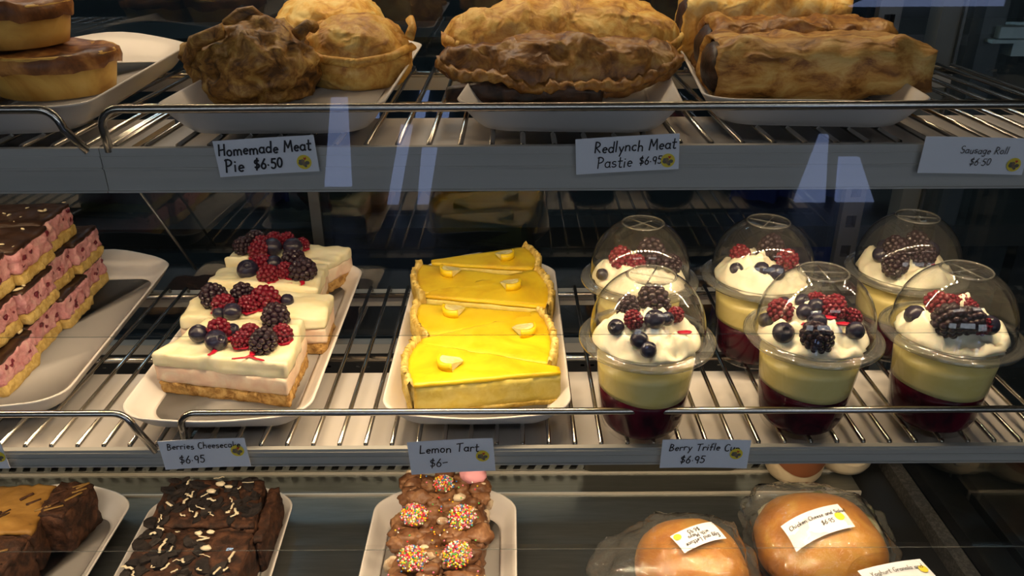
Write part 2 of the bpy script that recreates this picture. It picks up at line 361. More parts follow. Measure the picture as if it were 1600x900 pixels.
# ------------------------------------------------------------------ wire shelf racks
PITCHX = .02065
wire_me = {}
def rack(name, z, x0, x1, rail_a, rail_b, railz, strip_h, led, label):
    r = thing(name, label, 'shelf', (0, 0, z), 0, None)
    key = 'wire'
    if key not in wire_me:
        wire_me[key] = G().add(*tube([(0, .5115, -.003), (0, .513, 0), (0, .802, 0), (0, .806, -.006)], WR, 6)).mesh('wire', STEEL)
    k0 = math.ceil((x0+.1573)/PITCHX); k1 = math.floor((x1+.1573)/PITCHX)
    for k in range(k0, k1+1): link('wire', wire_me[key], r, (-.1573+k*PITCHX, 0, 0))
    for xe in (x0+.001, x1-.001): link('end_wire', wire_me[key], r, (xe, 0, -.001))
    for yy in (.791, .653):
        part('cross_rod', G().add(*tube([(x0, yy, -.005), (x1, yy, -.005)], .003)), STEEL, r, True)
    part('rear_angle', G().add(*box(x0, x1, .799, .812, -.022, -.007)), STRIP, r)
    # price strip along the front, in two folds
    g = G(); h = strip_h
    g.add(*box(x0, x1, .5055, .5100, -h*.42, .0005)); g.add(*box(x0, x1, .5045, .5100, -h*.46, -h*.42)); g.add(*box(x0, x1, .5062, .5100, -h, -h*.46))
    g.add(*box(x0, x1, .5045, .5062, -h, -h+.0012)); g.add(*box(x0, x1, .5048, .5056, -h*.2, -h*.2+.0012))
    part('price_strip', g, STRIP, r)
    ho = part('light_housing', G().add(*box(x0+.004, x1-.004, .5105, .640, -.016, -.0125)), WHITE_STEEL, r, label='white painted light housing under the front wires')
    led_strip(ho, x0+.02, x1-.02, .543, -.0185, led)
    # guard rail with bent-down ends
    pts = []; R = .013
    def end(xe, sgn, splay):
        q = [(xe+sgn*splay*-1, .507, -.002), (xe, .506, railz-R)]
        for i in range(1, 7):
            a = PI/2*i/6; q.append((xe+sgn*R*(1-math.cos(a)), .505, railz-R+R*math.sin(a)))
        return q
    pts = end(rail_a, 1, .0) + list(reversed(end(rail_b, -1, .012)))
    part('guard_rail', G().add(*tube(pts, .0028, 10)), STEEL, r, True, label='bright bent steel guard rail along the front')
    return r
XJ = -.268
rack('wire_shelf', T, XJ, .437, -.2625, .425, .0262, .0295, LED_MID, 'upper wire shelf carrying the pies, pasties and sausage rolls')
rack('wire_shelf', T, -.84, XJ-.0006, -.83, -.288, .0262, .0295, LED_MID*.55, 'upper wire shelf left of the rail gap, under the stacked small pies')
rack('wire_shelf', M, XJ, .437, -.2545, .425, .0352, .0150, LED_LOW, 'middle wire shelf carrying cheesecake, lemon tarts and trifle cups')
rack('wire_shelf', M, -.84, XJ-.0006, -.83, -.291, .0352, .0150, LED_LOW*.6, 'middle wire shelf left of the rail gap, under the pink slices')

# ------------------------------------------------------------------ trays
def rounded(A, B, r):
    per, dense = [], []
    for qx, qy, a0 in ((1, 1, 0), (-1, 1, PI/2), (-1, -1, PI), (1, -1, 3*PI/2)):
        for i in range(9):
            t = a0+PI/2*i/8; per.append((qx*(A-r)+r*math.cos(t), qy*(B-r)+r*math.sin(t)))
    for p, q in zip(per, per[1:]+per[:1]):
        L = math.hypot(q[0]-p[0], q[1]-p[1]); k = max(1, int(L/.012))
        dense += [(p[0]+(q[0]-p[0])*j/k, p[1]+(q[1]-p[1])*j/k) for j in range(k)]
    return dense
def make_tray_mesh():
    base = rounded(.0665, .136, .022); n = len(base)
    def fit(inset, z, arch):  # same point count: scale the base ring's angles
        A, B = .0765-inset, .146-inset; out = []
        for x, y in base:
            X, Y = x/(.0765-.010)*A, y/(.146-.010)*B
            e = max(0, (abs(Y)-B*.80)/(B*.20))**1.5 * max(0, math.cos(PI*X/(2*A)))**1.6 * arch
            out.append((X, Y+math.copysign(.012*e, Y), z+(.009 if Y > 0 else .003)*e))
        return out
    rings = [fit(.018, .005, 0), fit(.0155, .0056, .05), fit(.011, .009, .3), fit(.0055, .0165, .8), fit(.0022, .0210, 1), fit(.0008, .0216, 1), fit(0, .0208, 1), fit(.0008, .0196, 1), fit(.0055, .0125, .7), fit(.011, .005, .3), fit(.015, .001, .05), fit(.018, 0, 0)]
    v = [p for r in rings for p in r]; f = []
    for i in range(len(rings)-1):
        for k in range(n): k2 = (k+1) % n; f.append((i*n+k, i*n+k2, (i+1)*n+k2, (i+1)*n+k))
    f.append(tuple(range(n))); f.append(tuple(reversed(range((len(rings)-1)*n, len(rings)*n))))
    f = [tuple(reversed(q)) for q in f]
    return G().add(v, f).mesh('serving_tray', MELAMINE)
TRAY = make_tray_mesh(); FLOOR = .005
def tray(x, y, z, rz, label):
    return tag(link('serving_tray', TRAY, None, (x, y, z), (0, 0, math.radians(rz))), label, 'tray', 'white serving trays')
zT, zM, zD = T+WR, M+WR, D
tray(-.3755, .664, zT, 6, 'white tray under the stacked small pies on the upper shelf')
tray(-.1615, .664, zT, 0, 'white tray under the domed pies on the upper shelf')
tray(.050, .664, zT, -5, 'white tray under the two pasties on the upper shelf')
tray(.2235, .676, zT, -6.5, 'white tray under the sausage rolls on the upper shelf')
tray(-.4515, .682, zM, 3.6, 'white tray under the stack of pink slices on the middle shelf')
tray(-.2385, .664, zM, .7, 'white tray under the berry cheesecake slices')
tray(-.0290, .666, zM, 0, 'white tray under the lemon tart slices')
tray(-.488, .545, zD, 1, 'white tray under the caramel swirl brownies on the deck')
tray(-.309, .545, zD, 2.5, 'white tray under the dark biscuit brownies on the deck')
tray(-.0730, .543, zD, 0, 'white tray under the rocky road with sprinkles')

# ------------------------------------------------------------------ pies
def small_pie(x, y, z, r0, r1, h, seed, label, tilt=0.0):
    p = thing('small_pie', label, 'pie', (x, y, z), seed, 'small straight-sided pies')
    def wob(q):
        a = nv(q, 26, seed, 2)*.0022 + nv(q, 90, seed, 2)*.0006; a.z *= .5 if q.z > .004 else 0
        return q + a
    prof = [(0, .0), (r0*.8, 0), (r0, .002), (r0+(r1-r0)*.35, h*.35), (r0+(r1-r0)*.7, h*.7), (r1, h*.92), (r1+.001, h*.98), (r1-.001, h*1.02), (r1-.004, h*1.0), (r1-.006, h*.93), (r1*.5, h*.9)]
    G().add(*lathe(prof, 48, wob)).obj('pie_case', PIE_WALL, p)
    def wob2(q):
        k = ns(q, 45, seed+5, 3); q = q + nv(q, 60, seed, 2)*.0012
        return Vector((q.x, q.y, q.z + .004*k))
    G().add(*lathe([(r1*.99+.0012, h*.70), (r1+.0022, h*.86), (r1+.0012, h*1.0), (r1-.003, h*1.055), (r1*.85, h*1.0), (r1*.6, h*.98), (r1*.3, h*1.02), (0, h*1.04)], 48, wob2)).obj('pie_lid', PIE_LID, p)
    return p
small_pie(-.366, .652, zT+FLOOR, .041, .049, .034, 1, 'straight-sided small pie with dark browned lid, under another pie')
small_pie(-.398, .660, zT+FLOOR+.036, .040, .047, .034, 2, 'straight-sided small pie stacked on top of another small pie')
small_pie(-.463, .625, zT+FLOOR, .040, .047, .030, 3, 'small pie cut off by the left edge of the photo')
def dome_pie(x, y, z, r, h, seed, mat, label, ridge=.16):
    p = thing('domed_pie', label, 'pie', (x, y, z), 0, 'domed puff pastry pies')
    vs, fs = ico(5); out = []
    for q in vs:
        k = ns(q, 1.6, seed, 4); rg = 1-abs(ns(q, 2.6, seed+9, 3))*1.6
        s = 1 + ridge*.8*k + ridge*.45*rg*max(0, q.z+.5)
        zz = q.z
        zq = zz*.62 if zz > 0 else max(zz, -.6)/.6*.38
        wdt = 1.0 if zz > -.2 else 1.0+.12*((-zz-.2)/.8)
        P = Vector((q.x*r*s*wdt, q.y*r*s*wdt, h*.38 + zq*h*(s if zz > 0 else 1)))
        P += nv(q, 9, seed+3, 3)*.0013
        P.z = max(0, P.z); out.append(P)
    G().add(out, fs).obj('pastry_dome', mat, p)
    return p
d = dome_pie(-.2010, .640, zT+FLOOR, .0475, .054, 4, PASTRY_DARK, 'dark brown wrinkled domed pie at the front left of its tray', .24)
def fold(parent, pts, r, mat, seed, name='pastry_fold'):
    v, f = tube(pts, r, 10); v = [p+nv(p, 120, seed, 2)*r*.45 for p in v]; return G().add(v, f).obj(name, mat, parent)
fold(d, [(-.014, -.012, .054), (-.004, -.010, .060), (.004, -.006, .062), (.012, -.006, .056)], .0055, PASTRY_DARK, 2)
fold(d, [(.040, -.016, .048), (.046, -.010, .054), (.050, -.001, .052)], .0045, PASTRY_DARK, 5)
fold(d, [(-.044, -.02, .030), (-.030, -.034, .046), (-.010, -.032, .053)], .005, PASTRY_DARK, 6)
d = dome_pie(-.1300, .692, zT+FLOOR, .0465, .054, 5, PASTRY_GOLD, 'smooth golden domed pie at the right of its tray', .10)
fold(d, [(-.044, -.020, .032), (-.020, -.044, .026), (.008, -.050, .024), (.034, -.036, .026), (.048, -.010, .030)], .0035, PASTRY_GOLD, 4, 'pastry_seam')
fold(d, [(.046, -.014, .038), (.049, -.006, .046), (.046, .004, .050)], .004, PASTRY_GOLD, 8)
dome_pie(-.165, .770, zT+FLOOR+.006, .052, .060, 6, PASTRY_PALE, 'pale yellow domed pie at the back of its tray', .10)

# ------------------------------------------------------------------ pasties
def pasty(x, y, z, L, dp, h, seed, rz, mat, label, frill=True, lean=0.0):
    p = thing('meat_pasty', label, 'pasty', (x, y, z), math.radians(rz), 'meat pasties')
    nu, nvv = 64, 28; v, f = [], []
    for i in range(nu+1):
        u = -1+2*i/nu; wd = max(.02, (1-abs(u)**2.6))**.62
        for j in range(nvv+1):
            t = -.55 + (PI+.75)*j/nvv   # around from the front underside over the top to the back underside
            yy = -math.cos(t)*dp*wd; zz = max(math.sin(t), -.25)*h*(wd**.9) + .012*abs(u)**3 + .004
            P = Vector((u*L, yy + .006*(1-u*u), zz)); P += nv(P, 32, seed, 4)*.0060*(.35+wd) + nv(P, 110, seed, 2)*.0015
            v.append(P)
    w_ = nvv+1
    for i in range(nu):
        for j in range(nvv): f.append((i*w_+j, (i+1)*w_+j, (i+1)*w_+j+1, i*w_+j+1))
    f.append(tuple(range(w_))); f.append(tuple(reversed(range(nu*w_, nu*w_+w_))))
    G().add(v, [tuple(reversed(q)) for q in f]).obj('crust', mat, p)
    if frill:
        v, f = [], []; m = 90
        for i in range(m+1):
            u = -1.0+2.0*i/m; wd = max(.02, (1-abs(u)**2.6))**.62
            sc = .5+.5*math.sin(i*1.25+2*noise.noise(Vector((i*.3, seed, 0))))
            c = Vector((u*L*1.01, -dp*wd*.99+.005, .006+.014*abs(u)**2.5+.007*noise.noise(Vector((u*3, seed, 1)))))
            for j in range(8):
                a = 2*PI*j/8; v.append(c+Vector((0, math.cos(a)*(.0062+.0022*sc), math.sin(a)*(.0036+.0022*sc))))
        for i in range(m):
            for j in range(8): f.append((i*8+j, (i+1)*8+j, (i+1)*8+(j+1) % 8, i*8+(j+1) % 8))
        v = [q+nv(q, 90, seed, 3)*.0022 for q in v]
        G().add(v, f).obj('crimped_edge', mat, p)
    return p
pf = pasty(.0375, .628, zT+FLOOR+.008, .0940, .040, .0335, 3, 0, PASTY, 'dark golden meat pasty with burst seam, in front of the other pasty')
v, f = block([(-.088, -.036), (.03, -.042), (.03, -.01), (-.07, -.01)], -.006, .008, (24, 6, 5), .005, .004, 60, 4)
G().add(v, f).obj('burnt_filling', MEAT, pf)
pasty(.045, .718, zT+FLOOR+.012, .1035, .043, .050, 8, 0, PASTRY_GOLD, 'golden meat pasty behind the darker pasty')

# ------------------------------------------------------------------ sausage rolls
def sroll(x, y, z, L, dp, h, seed, rz, mat, label):
    p = thing('sausage_roll', label, 'sausage roll', (x, y, z), math.radians(rz), 'sausage rolls')
    nu, nt = 56, 40; v, f = [], []
    for i in range(nu+1):
        u = -1+2*i/nu; e = 1-.10*abs(u)**6
        for j in range(nt):
            t = 2*PI*j/nt; c, s = math.cos(t), math.sin(t)
            q = Vector((u*L, math.copysign(abs(c)**.62, c)*dp*e, (math.copysign(abs(s)**.62, s)*.5+.5)*h*e))
            flap = .004*max(0, math.sin(t*1.0+u*.6+seed))
            d = nv(q, 30, seed, 4); d.x *= .4 if abs(u) < .95 else 1.3
            q += d*.0065 + Vector((0, -flap*.5, flap)); q.z = max(0, q.z); v.append(q)
    for i in range(nu):
        for j in range(nt): f.append((i*nt+j, i*nt+(j+1) % nt, (i+1)*nt+(j+1) % nt, (i+1)*nt+j))
    f.append(tuple(range(nu*nt, nu*nt+nt)))
    # cut end set in: inner ring
    o = len(v)
    for j in range(nt): q = v[j].copy(); c = Vector((-L, 0, h*.5)); q = c+(q-c)*.86; q.x = -L+.006; v.append(q)
    for j in range(nt): f.append((o+j, o+(j+1) % nt, (j+1) % nt, j))
    G().add(v, [tuple(reversed(q)) for q in f]).obj('pastry', mat, p)
    g2, f2 = lump(1, 3, .10, 2.5, seed); g2 = [Vector((-L+.006+q.x*.010, q.y*dp*.80, h*.5+q.z*h*.40)) for q in g2]
    G().add(g2, f2).obj('filling', MEAT, p)
    random.seed(seed)
    for _ in range(5):
        fx, fz = random.uniform(-.9, -.2)*L, random.uniform(.001, .002)
        vv, ff = block([(fx, -dp-.012), (fx+.009, -dp-.010), (fx+.007, -dp-.003), (fx-.002, -dp-.005)], fz, fz+.0025, (4, 3, 1), .001, .002, 150, random.random()*9)
        G().add(vv, ff).obj('pastry_flake', PASTRY_PALE, p)
    return p
sroll(.230, .624, zT+FLOOR, .079, .033, .046, 2, -1.5, ROLL, 'front sausage roll, pale sides with browned patches')
sroll(.236, .694, zT+FLOOR+.003, .076, .032, .047, 5, 2, PASTY, 'sausage roll with evenly browned top in the middle of three')
sroll(.228, .764, zT+FLOOR+.006, .072, .030, .060, 7, 0, PASTRY_PALE, 'brightest flaky sausage roll at the back of its tray')

# ------------------------------------------------------------------ berries (one mesh of each, shared)
def cluster_mesh(name, mat, squash, nrow, seed):
    g = G(); vs, fs = ico(2); random.seed(seed)
    g.add([p*.80 for p in vs], fs); vs1, fs1 = ico(2)
    rows = nrow
    for i in range(rows):
        th = PI*(.10+.84*i/(rows-1)); R = math.sin(th)*.80; n = max(3, int(2*PI*R/.42)) if i else 3
        for k in range(n):
            a = 2*PI*(k+.5*(i % 2))/n+random.uniform(-.08, .08); s = random.uniform(.20, .26)
            c = Vector((R*math.cos(a), R*math.sin(a), .86*math.cos(th)*squash))
            g.add([c+p*s for p in vs1], fs1)
    return g.mesh(name, mat)
RB = cluster_mesh('raspberry', RASP, 1.05, 7, 1); BB = cluster_mesh('blackberry', BLACKB, 1.2, 8, 2)
def bl_prof():
    p = [(0, -.9), (.35, -.84), (.7, -.62), (.93, -.25), (1.0, .1), (.92, .45), (.68, .74), (.44, .88), (.36, .97), (.28, .90), (.24, .78), (0, .74)]
    return G().add(*lathe(p, 20)).mesh('blueberry', BLUEB)
BL = bl_prof()
BERRY = {'ra': ('raspberry', RB), 'bk': ('blackberry', BB), 'bl': ('blueberry', BL)}
def berry(kind, parent, x, y, z, r, rnd):
    n, me = BERRY[kind]
    return link(n, me, parent, (x, y, z), (rnd.uniform(-1.1, 1.1), rnd.uniform(-1.1, 1.1), rnd.uniform(0, 6)), r*(1.02 if kind == 'bl' else 1.0))

# ------------------------------------------------------------------ cheesecake slices
S1 = [('bl', -0.2679, 0.596, 0.0074), ('ra', -0.251, 0.5986, 0.0098), ('bl', -0.2417, 0.6044, 0.0055), ('bl', -0.2485, 0.5822, 0.0086), ('ra', -0.2242, 0.5964, 0.0082), ('ra', -0.2277, 0.5852, 0.0076), ('bk', -0.207, 0.5773, 0.0105), ('bk', -0.2076, 0.6188, 0.0115), ('ra', -0.1955, 0.5941, 0.0081)]
S2 = [('bk', -0.2754, 0.6603, 0.0117), ('ra', -0.2633, 0.6481, 0.0099), ('bk', -0.2521, 0.6695, 0.0103), ('bl', -0.2639, 0.637, 0.0055), ('bl', -0.2513, 0.6357, 0.0078), ('ra', -0.2414, 0.6508, 0.0083), ('ra', -0.2277, 0.6592, 0.0115), ('bl', -0.2093, 0.6620, 0.0057)]
S3 = [('bl', -0.2641, 0.7252, 0.0097), ('ra', -0.2559, 0.7403, 0.0098), ('ra', -0.2412, 0.7146, 0.0095), ('bl', -0.2428, 0.7429, 0.0082), ('ra', -0.2265, 0.7236, 0.0087), ('bk', -0.2231, 0.7452, 0.0118), ('bk', -0.2081, 0.7205, 0.012)]
S4 = [('bk', -0.288, 0.788, 0.0099), ('bk', -0.2803, 0.806, 0.0102), ('ra', -0.268, 0.7761, 0.010), ('ra', -0.2705, 0.7953, 0.0088), ('ra', -0.2603, 0.8066, 0.0089), ('bl', -0.2558, 0.7845, 0.0095), ('ra', -0.246, 0.8054, 0.0089), ('bl', -0.2337, 0.7842, 0.0095), ('ra', -0.2267, 0.7979, 0.007)]
def cheesecake(c, berries, seed, label, streaks=(), droop=0.0):
    cx = sum(p[0] for p in c)/4; cy = sum(p[1] for p in c)/4; z = zM+FLOOR
    o = thing('cheesecake_slice', label, 'cheesecake', (cx, cy, z), 0, 'berry cheesecake slices')
    q = [(p[0]-cx, p[1]-cy) for p in c]
    sh = lambda k: [(p[0]*k, p[1]*k) for p in q]
    G().add(*block(sh(.985), 0, .0125, (28, 20, 5), .002, .0020, 170, seed)).obj('biscuit_base', CRUMB, o)
    G().add(*block(sh(1.0), .0118, .0280, (28, 20, 5), .002, .0011, 110, seed+1)).obj('pink_layer', PINKC, o)
    H = .0420
    tp = lambda u, t: .0018*math.sin(3*u+seed)+.0014*math.sin(5*t+seed*2)-droop*(u*u)
    G().add(*block(sh(1.005), .0268, H, (34, 28, 5), .0030, .0026, 48, seed+2, tp)).obj('cream_top', CREAM, o)
    rnd = random.Random(seed)
    g = G()
    for k, x, y, r in berries:
        r *= 1.10; berry(k, o, x-cx, y-cy, H+r*.62, r, rnd)
        if k == 'ra':
            lv, lf = lump(r*.95, 2, .35, 1.6, seed+x*90, (1.1, .9, .13)); g.add([p+Vector((x-cx+.001, y-cy-.0025, H+.0010)) for p in lv], lf)
    g.obj('berry_juice', SAUCE, o)
    for s in streaks:
        pts = [(p[0]-cx, p[1]-cy) for p in s]; v, f = [], []
        for i, p in enumerate(pts):
            wv = .0028*(1-.75*i/(len(pts)-1)); v += [(p[0]-wv, p[1], H+.0014), (p[0]+wv, p[1], H+.0014), (p[0], p[1], H+.0030)]
        for i in range(len(pts)-1): f += [(3*i, 3*i+3, 3*i+5, 3*i+2), (3*i+2, 3*i+5, 3*i+4, 3*i+1)]
        G().add(v, f).obj('sauce_streak', SAUCE, o)
    return o
cheesecake([(-.303, .577), (-.1835, .552), (-.1850, .6275), (-.2750, .6365)], S1, 11, 'front cheesecake slice with mixed berries and two red sauce streaks',
    [[(-.2470, .5760), (-.2475, .5700), (-.2500, .5650)], [(-.2150, .5720), (-.2140, .5660), (-.2180, .5610), (-.2280, .5590)], [(-.2150, .5640), (-.2080, .5590), (-.2010, .5560)]])
cheesecake([(-.305, .641), (-.171, .640), (-.1735, .690), (-.2984, .703)], S2, 12, 'second cheesecake slice from the front with a lone blueberry at its right', droop=.004)
cheesecake([(-.3008, .709), (-.1889, .6960), (-.1950, .7660), (-.3030, .7520)], S3, 13, 'third cheesecake slice from the front, sauce smeared below its blackberry',
    [[(-.2450, .7080), (-.2360, .7060), (-.2250, .7030), (-.2150, .7035)], [(-.2070, .7100), (-.2045, .7040), (-.2060, .6995)]])
cheesecake([(-.3040, .7690), (-.1950, .7720), (-.1760, .8080), (-.2960, .8170)], S4, 14, 'rear cheesecake slice with a sagging cream end at its right', droop=.003)

# ------------------------------------------------------------------ pink slices
def pink_slice(y0, y1, xr, z, seed, label, xl=None):
    xl = xl or xr-.092
    cx, cy = (xl+xr)/2, (y0+y1)/2; o = thing('pink_slice', label, 'slice', (cx, cy, z), math.radians(3.6), 'chocolate topped pink slices')
    hw, hd = (xr-xl)/2, (y1-y0)/2
    q = [(-hw, -hd), (hw, -hd), (hw, hd), (-hw, hd)]
    G().add(*block(q, 0, .0125, (16, 20, 5), .003, .0018, 130, seed)).obj('shortbread_base', SHORT, o)
    G().add(*block([(p[0]*.985, p[1]*.985) for p in q], .011, .0315, (20, 26, 8), .002, .0030, 120, seed+1)).obj('pink_filling', PINK, o)
    G().add(*block([(p[0]*.975, p[1]*.985) for p in q], .0300, .0345, (20, 20, 2), .0014, .0016, 70, seed+2)).obj('chocolate_top', CHOC, o)
    rnd = random.Random(seed)
    for _ in range(9):
        x, y = rnd.uniform(-hw*.2, hw*.9), rnd.uniform(-hd*.9, hd*.9); s = rnd.uniform(.001, .0035)
        v, f = lump(s, 1, .5, 2, rnd.random()*9, (1.4, .6, .35)); a = rnd.uniform(0, 3)
        v = [Vector((p.x*math.cos(a)-p.y*math.sin(a), p.x*math.sin(a)+p.y*math.cos(a), p.z)) for p in v]
        G().add(v, f).obj('coconut_flake', COCO, o, loc=(x, y, .0358))
    for _ in range(4):
        v, f = lump(rnd.uniform(.0018, .0042), 2, .5, 2, rnd.random()*9, (.35, 1, .8))
        G().add(v, f).obj('cherry_piece', CHERRY, o, loc=(hw*.985-.0002, rnd.uniform(-hd*.9, hd*.9), rnd.uniform(.015, .028)))
    return o
zs = zM+FLOOR
for ly, (ys, xs) in enumerate([([.808, .748, .688, .628, .566], -.4460), ([.800, .741, .692, .630, .570], -.4480), ([.772, .706, .640, .574], -.4500)]):
    lay = ('bottom', 'middle', 'top')[ly]
    for i in range(len(ys)-1):
        xr = xs+(.808-ys[i])*.075+(.004 if (i+ly) % 2 else -.003)
        pos = ('rear', 'second from the rear', 'third from the rear', 'nearest')[i] if len(ys) == 5 else ('rear', 'second from the rear', 'nearest')[i]
        pink_slice(ys[i+1]+.001, ys[i]-.001, xr, zs+.0350*ly, 20+ly*5+i, 'chocolate topped pink slice in the %s layer of the stack, %s' % (lay, pos))

# ------------------------------------------------------------------ lemon tarts
LW = [[(-.0819, .6125), (-.0800, .5385), (.0395, .5625), (-.0507, .5690)], [(.0301, .5703), (.0235, .6705), (-.0807, .6108), (.0096, .6263)], [(-.0891, .6869), (-.0741, .6189), (.0209, .6613), (-.0537, .6648)],
      [(.0335, .6758), (.0238, .7662), (-.0854, .7068), (-.0026, .7221)], [(-.0963, .7816), (-.0862, .7024), (.0119, .7404), (-.0629, .7550)], [(.0236, .7642), (.0135, .8279), (-.0870, .7870), (-.0090, .7972)]]
def lemon_tart(wd, seed, label):
    A, B, C, Gp = [Vector(p).to_3d() for p in wd]
    cx, cy = (A.x+B.x+C.x)/3, (A.y+B.y+C.y)/3; o = thing('lemon_tart_slice', label, 'tart', (cx, cy, zM+FLOOR), 0, 'lemon tart slices')
    c0 = Vector((cx, cy, 0)); A, B, C = A-c0, B-c0, C-c0
    if (B-A).cross(C-A).z < 0: A, B = B, A           # A, B outer edge, C the tip; ccw
    side = (B-A).normalized(); tip = .0045
    AB = (A+B)/2; out = (AB-C).normalized(); Rr = (AB-C).length
    q = [A, B, C+side*tip, C-side*tip]
    H = .031
    def bow(P, u, t, kz):  # t = 0 at the outer edge: bow outwards
        return P + out*(.008*(1-(2*u-1)**2)*(1-t)**3)
    G().add(*block(q, .0045, H-.0035, (12, 24, 5), .0012, .0009, 160, seed, None, bow)).obj('cut_filling', LEMON_CUT, o)
    G().add(*block(q, H-.0042, H, (12, 24, 2), .0016, .0005, 60, seed, None, bow)).obj('lemon_top', LEMON, o)
    G().add(*block([p*1.01 for p in q], 0, .0052, (12, 24, 2), .001, .0011, 190, seed, None, bow)).obj('crust_base', TART, o)
    n, v, f = 60, [], []
    for i in range(n+1):
        u = i/n; bs = A*(1-u)+B*u + out*(.008*(1-(2*u-1)**2)); cr = .0020*math.sin(i*1.9+seed)+.0012*noise.noise(Vector((i*1.7, seed, 3)))
        hh = H+.0040+.0022*noise.noise(Vector((i*.5, seed, 0)))+.0014*math.sin(i*1.9+seed)
        for off, z in ((-.0015, .001), (-.0018, H-.002), (-.0006, hh-.001), (.0012+cr*.3, hh), (.0030+cr, hh-.002), (.0030+cr, H*.6), (.0012+cr*.5, .0)):
            v.append(bs+out*off+Vector((0, 0, z)) + nv(bs+Vector((0, 0, z*2)), 190, seed, 3)*.0019)
    for i in range(n):
        for j in range(6): f.append((i*7+j, i*7+j+1, (i+1)*7+j+1, (i+1)*7+j))
    f += [tuple(range(7)), tuple(reversed(range(n*7, n*7+7)))]
    G().add(v, [tuple(reversed(k)) for k in f]).obj('fluted_crust', TART, o)
    # lemon garnish: a small wedge, rind outside
    gl = Vector((Gp.x-cx, Gp.y-cy, H)); a0 = math.atan2(out.y, out.x); rnd = random.Random(seed)
    gv, gf = [], []; rv, rf = [], []; m = 14
    for i in range(m+1):
        t = -1.15+2.3*i/m
        for r, z in ((.0092, 0), (.0092, .0078), (.0116, .0084), (.0118, -.0005)): rv.append((r*math.cos(t), r*math.sin(t), z))
        gv += [(.0091*math.cos(t), .0091*math.sin(t), 0), (.0091*math.cos(t), .0091*math.sin(t), .0072)]
    for i in range(m):
        for j in range(4): rf.append((i*4+j, (i+1)*4+j, (i+1)*4+(j+1) % 4, i*4+(j+1) % 4))
        gf.append((2*i, 2*i+2, 2*i+3, 2*i+1))
    rf += [(0, 1, 2, 3), (m*4+3, m*4+2, m*4+1, m*4)]
    k = len(gv); gv += [(-.0100, -.0035, .0022), (-.0100, .0035, .0022)]
    gf += [tuple([2*i+1 for i in range(m+1)]+[k+1, k]), (0, 1, k), (2*m, k+1, 2*m+1)]
    lw = G().add(gv, gf).obj('lemon_wedge', PULP, o, False, gl, (0, .06, math.atan2(out.y-.75, out.x)+rnd.uniform(-.2, .2)))
    G().add(rv, rf).obj('rind', RIND, lw, True)
    return o
TL = ['nearest lemon tart slice, tip pointing right, whole cut side showing', 'second lemon tart slice from the front, crust on the right', 'third lemon tart slice from the front, crust on the left',
      'fourth lemon tart slice from the front, crust on the right', 'fifth lemon tart slice from the front, crust on the left', 'rearmost lemon tart slice, crust raised at the right']
for i, wd in enumerate(LW): lemon_tart(wd, 40+i, TL[i])

# ------------------------------------------------------------------ trifle cups
C1 = [('bk', 0.1105, 0.551, 0.0114), ('bk', 0.089, 0.5432, 0.0084), ('bl', 0.0778, 0.5193, 0.0059), ('ra', 0.0907, 0.5247, 0.0068), ('bl', 0.1061, 0.5229, 0.0072), ('bl', 0.1161, 0.5278, 0.005), ('ra', 0.1249, 0.5361, 0.006), ('bl', 0.0925, 0.5003, 0.0062), ('bl', 0.0960, 0.4775, 0.0058)]
C4 = [('ra', 0.0955, 0.6396, 0.0096), ('bl', 0.0792, 0.6242, 0.005), ('bk', 0.1221, 0.6408, 0.0118), ('ra', 0.108, 0.6301, 0.0073), ('bk', 0.138, 0.6287, 0.0094)]
C2 = [('bl', 0.1945, 0.5367, 0.0055), ('ra', 0.2066, 0.5386, 0.0092), ('bl', 0.2187, 0.5637, 0.0052), ('bl', 0.2276, 0.5561, 0.0056), ('bl', 0.2213, 0.5348, 0.0062), ('ra', 0.2389, 0.5564, 0.0068), ('bl', 0.2325, 0.5432, 0.0059), ('ra', 0.2542, 0.5545, 0.0079), ('ra', 0.2442, 0.5378, 0.0081), ('ra', 0.2587, 0.5319, 0.0066), ('bl', 0.1971, 0.5103, 0.0074), ('bl', 0.2268, 0.5202, 0.0068), ('bk', 0.2225, 0.4988, 0.0105), ('bl', 0.2552, 0.513, 0.0064)]
C3 = [('bl', 0.3099, 0.5361, 0.0073), ('ra', 0.3281, 0.5458, 0.009), ('ra', 0.3386, 0.5493, 0.0065), ('ra', 0.3489, 0.5491, 0.0065), ('ra', 0.3512, 0.5423, 0.0055), ('bk', 0.3249, 0.5182, 0.012), ('bk', 0.3379, 0.5191, 0.0098), ('bl', 0.3481, 0.5282, 0.0057), ('ra', 0.3477, 0.5157, 0.0067), ('bl', 0.3546, 0.5169, 0.0068)]
C5 = [('ra', 0.203, 0.6472, 0.0085), ('ra', 0.2412, 0.6362, 0.0089), ('bl', 0.2147, 0.6204, 0.0062), ('bl', 0.2261, 0.6139, 0.007), ('bk', 0.2298, 0.6519, 0.0109), ('bl', 0.1958, 0.6271, 0.0054)]
C6 = [('bk', 0.3648, 0.6619, 0.0105), ('bl', 0.3381, 0.6623, 0.0074), ('bl', 0.3305, 0.6506, 0.007), ('bk', 0.3353, 0.6297, 0.0103), ('bk', 0.3429, 0.6498, 0.0107), ('bk', 0.3613, 0.6396, 0.0095), ('bl', 0.372, 0.652, 0.008)]
HC = .082; R0, R1 = .0308, .0400
rcup = lambda z: R0+(R1-R0)*(z/HC)**.85
cup_me = G().add(*lathe([(0, .003), (R0-.006, .003), (R0-.002, .0005), (R0, .004)]+[(rcup(z), z) for z in (.012, .03, .05, .066, .076)]+[(R1+.0006, .0790), (R1+.0045, .0800), (R1+.0060, .0792), (R1+.0058, .0780)], 56)).mesh('cup', PLASTIC)
RD = .0432
dome_prof = [(RD+.0014, .0822), (RD+.0010, .0870), (RD+.0006, .0895)]
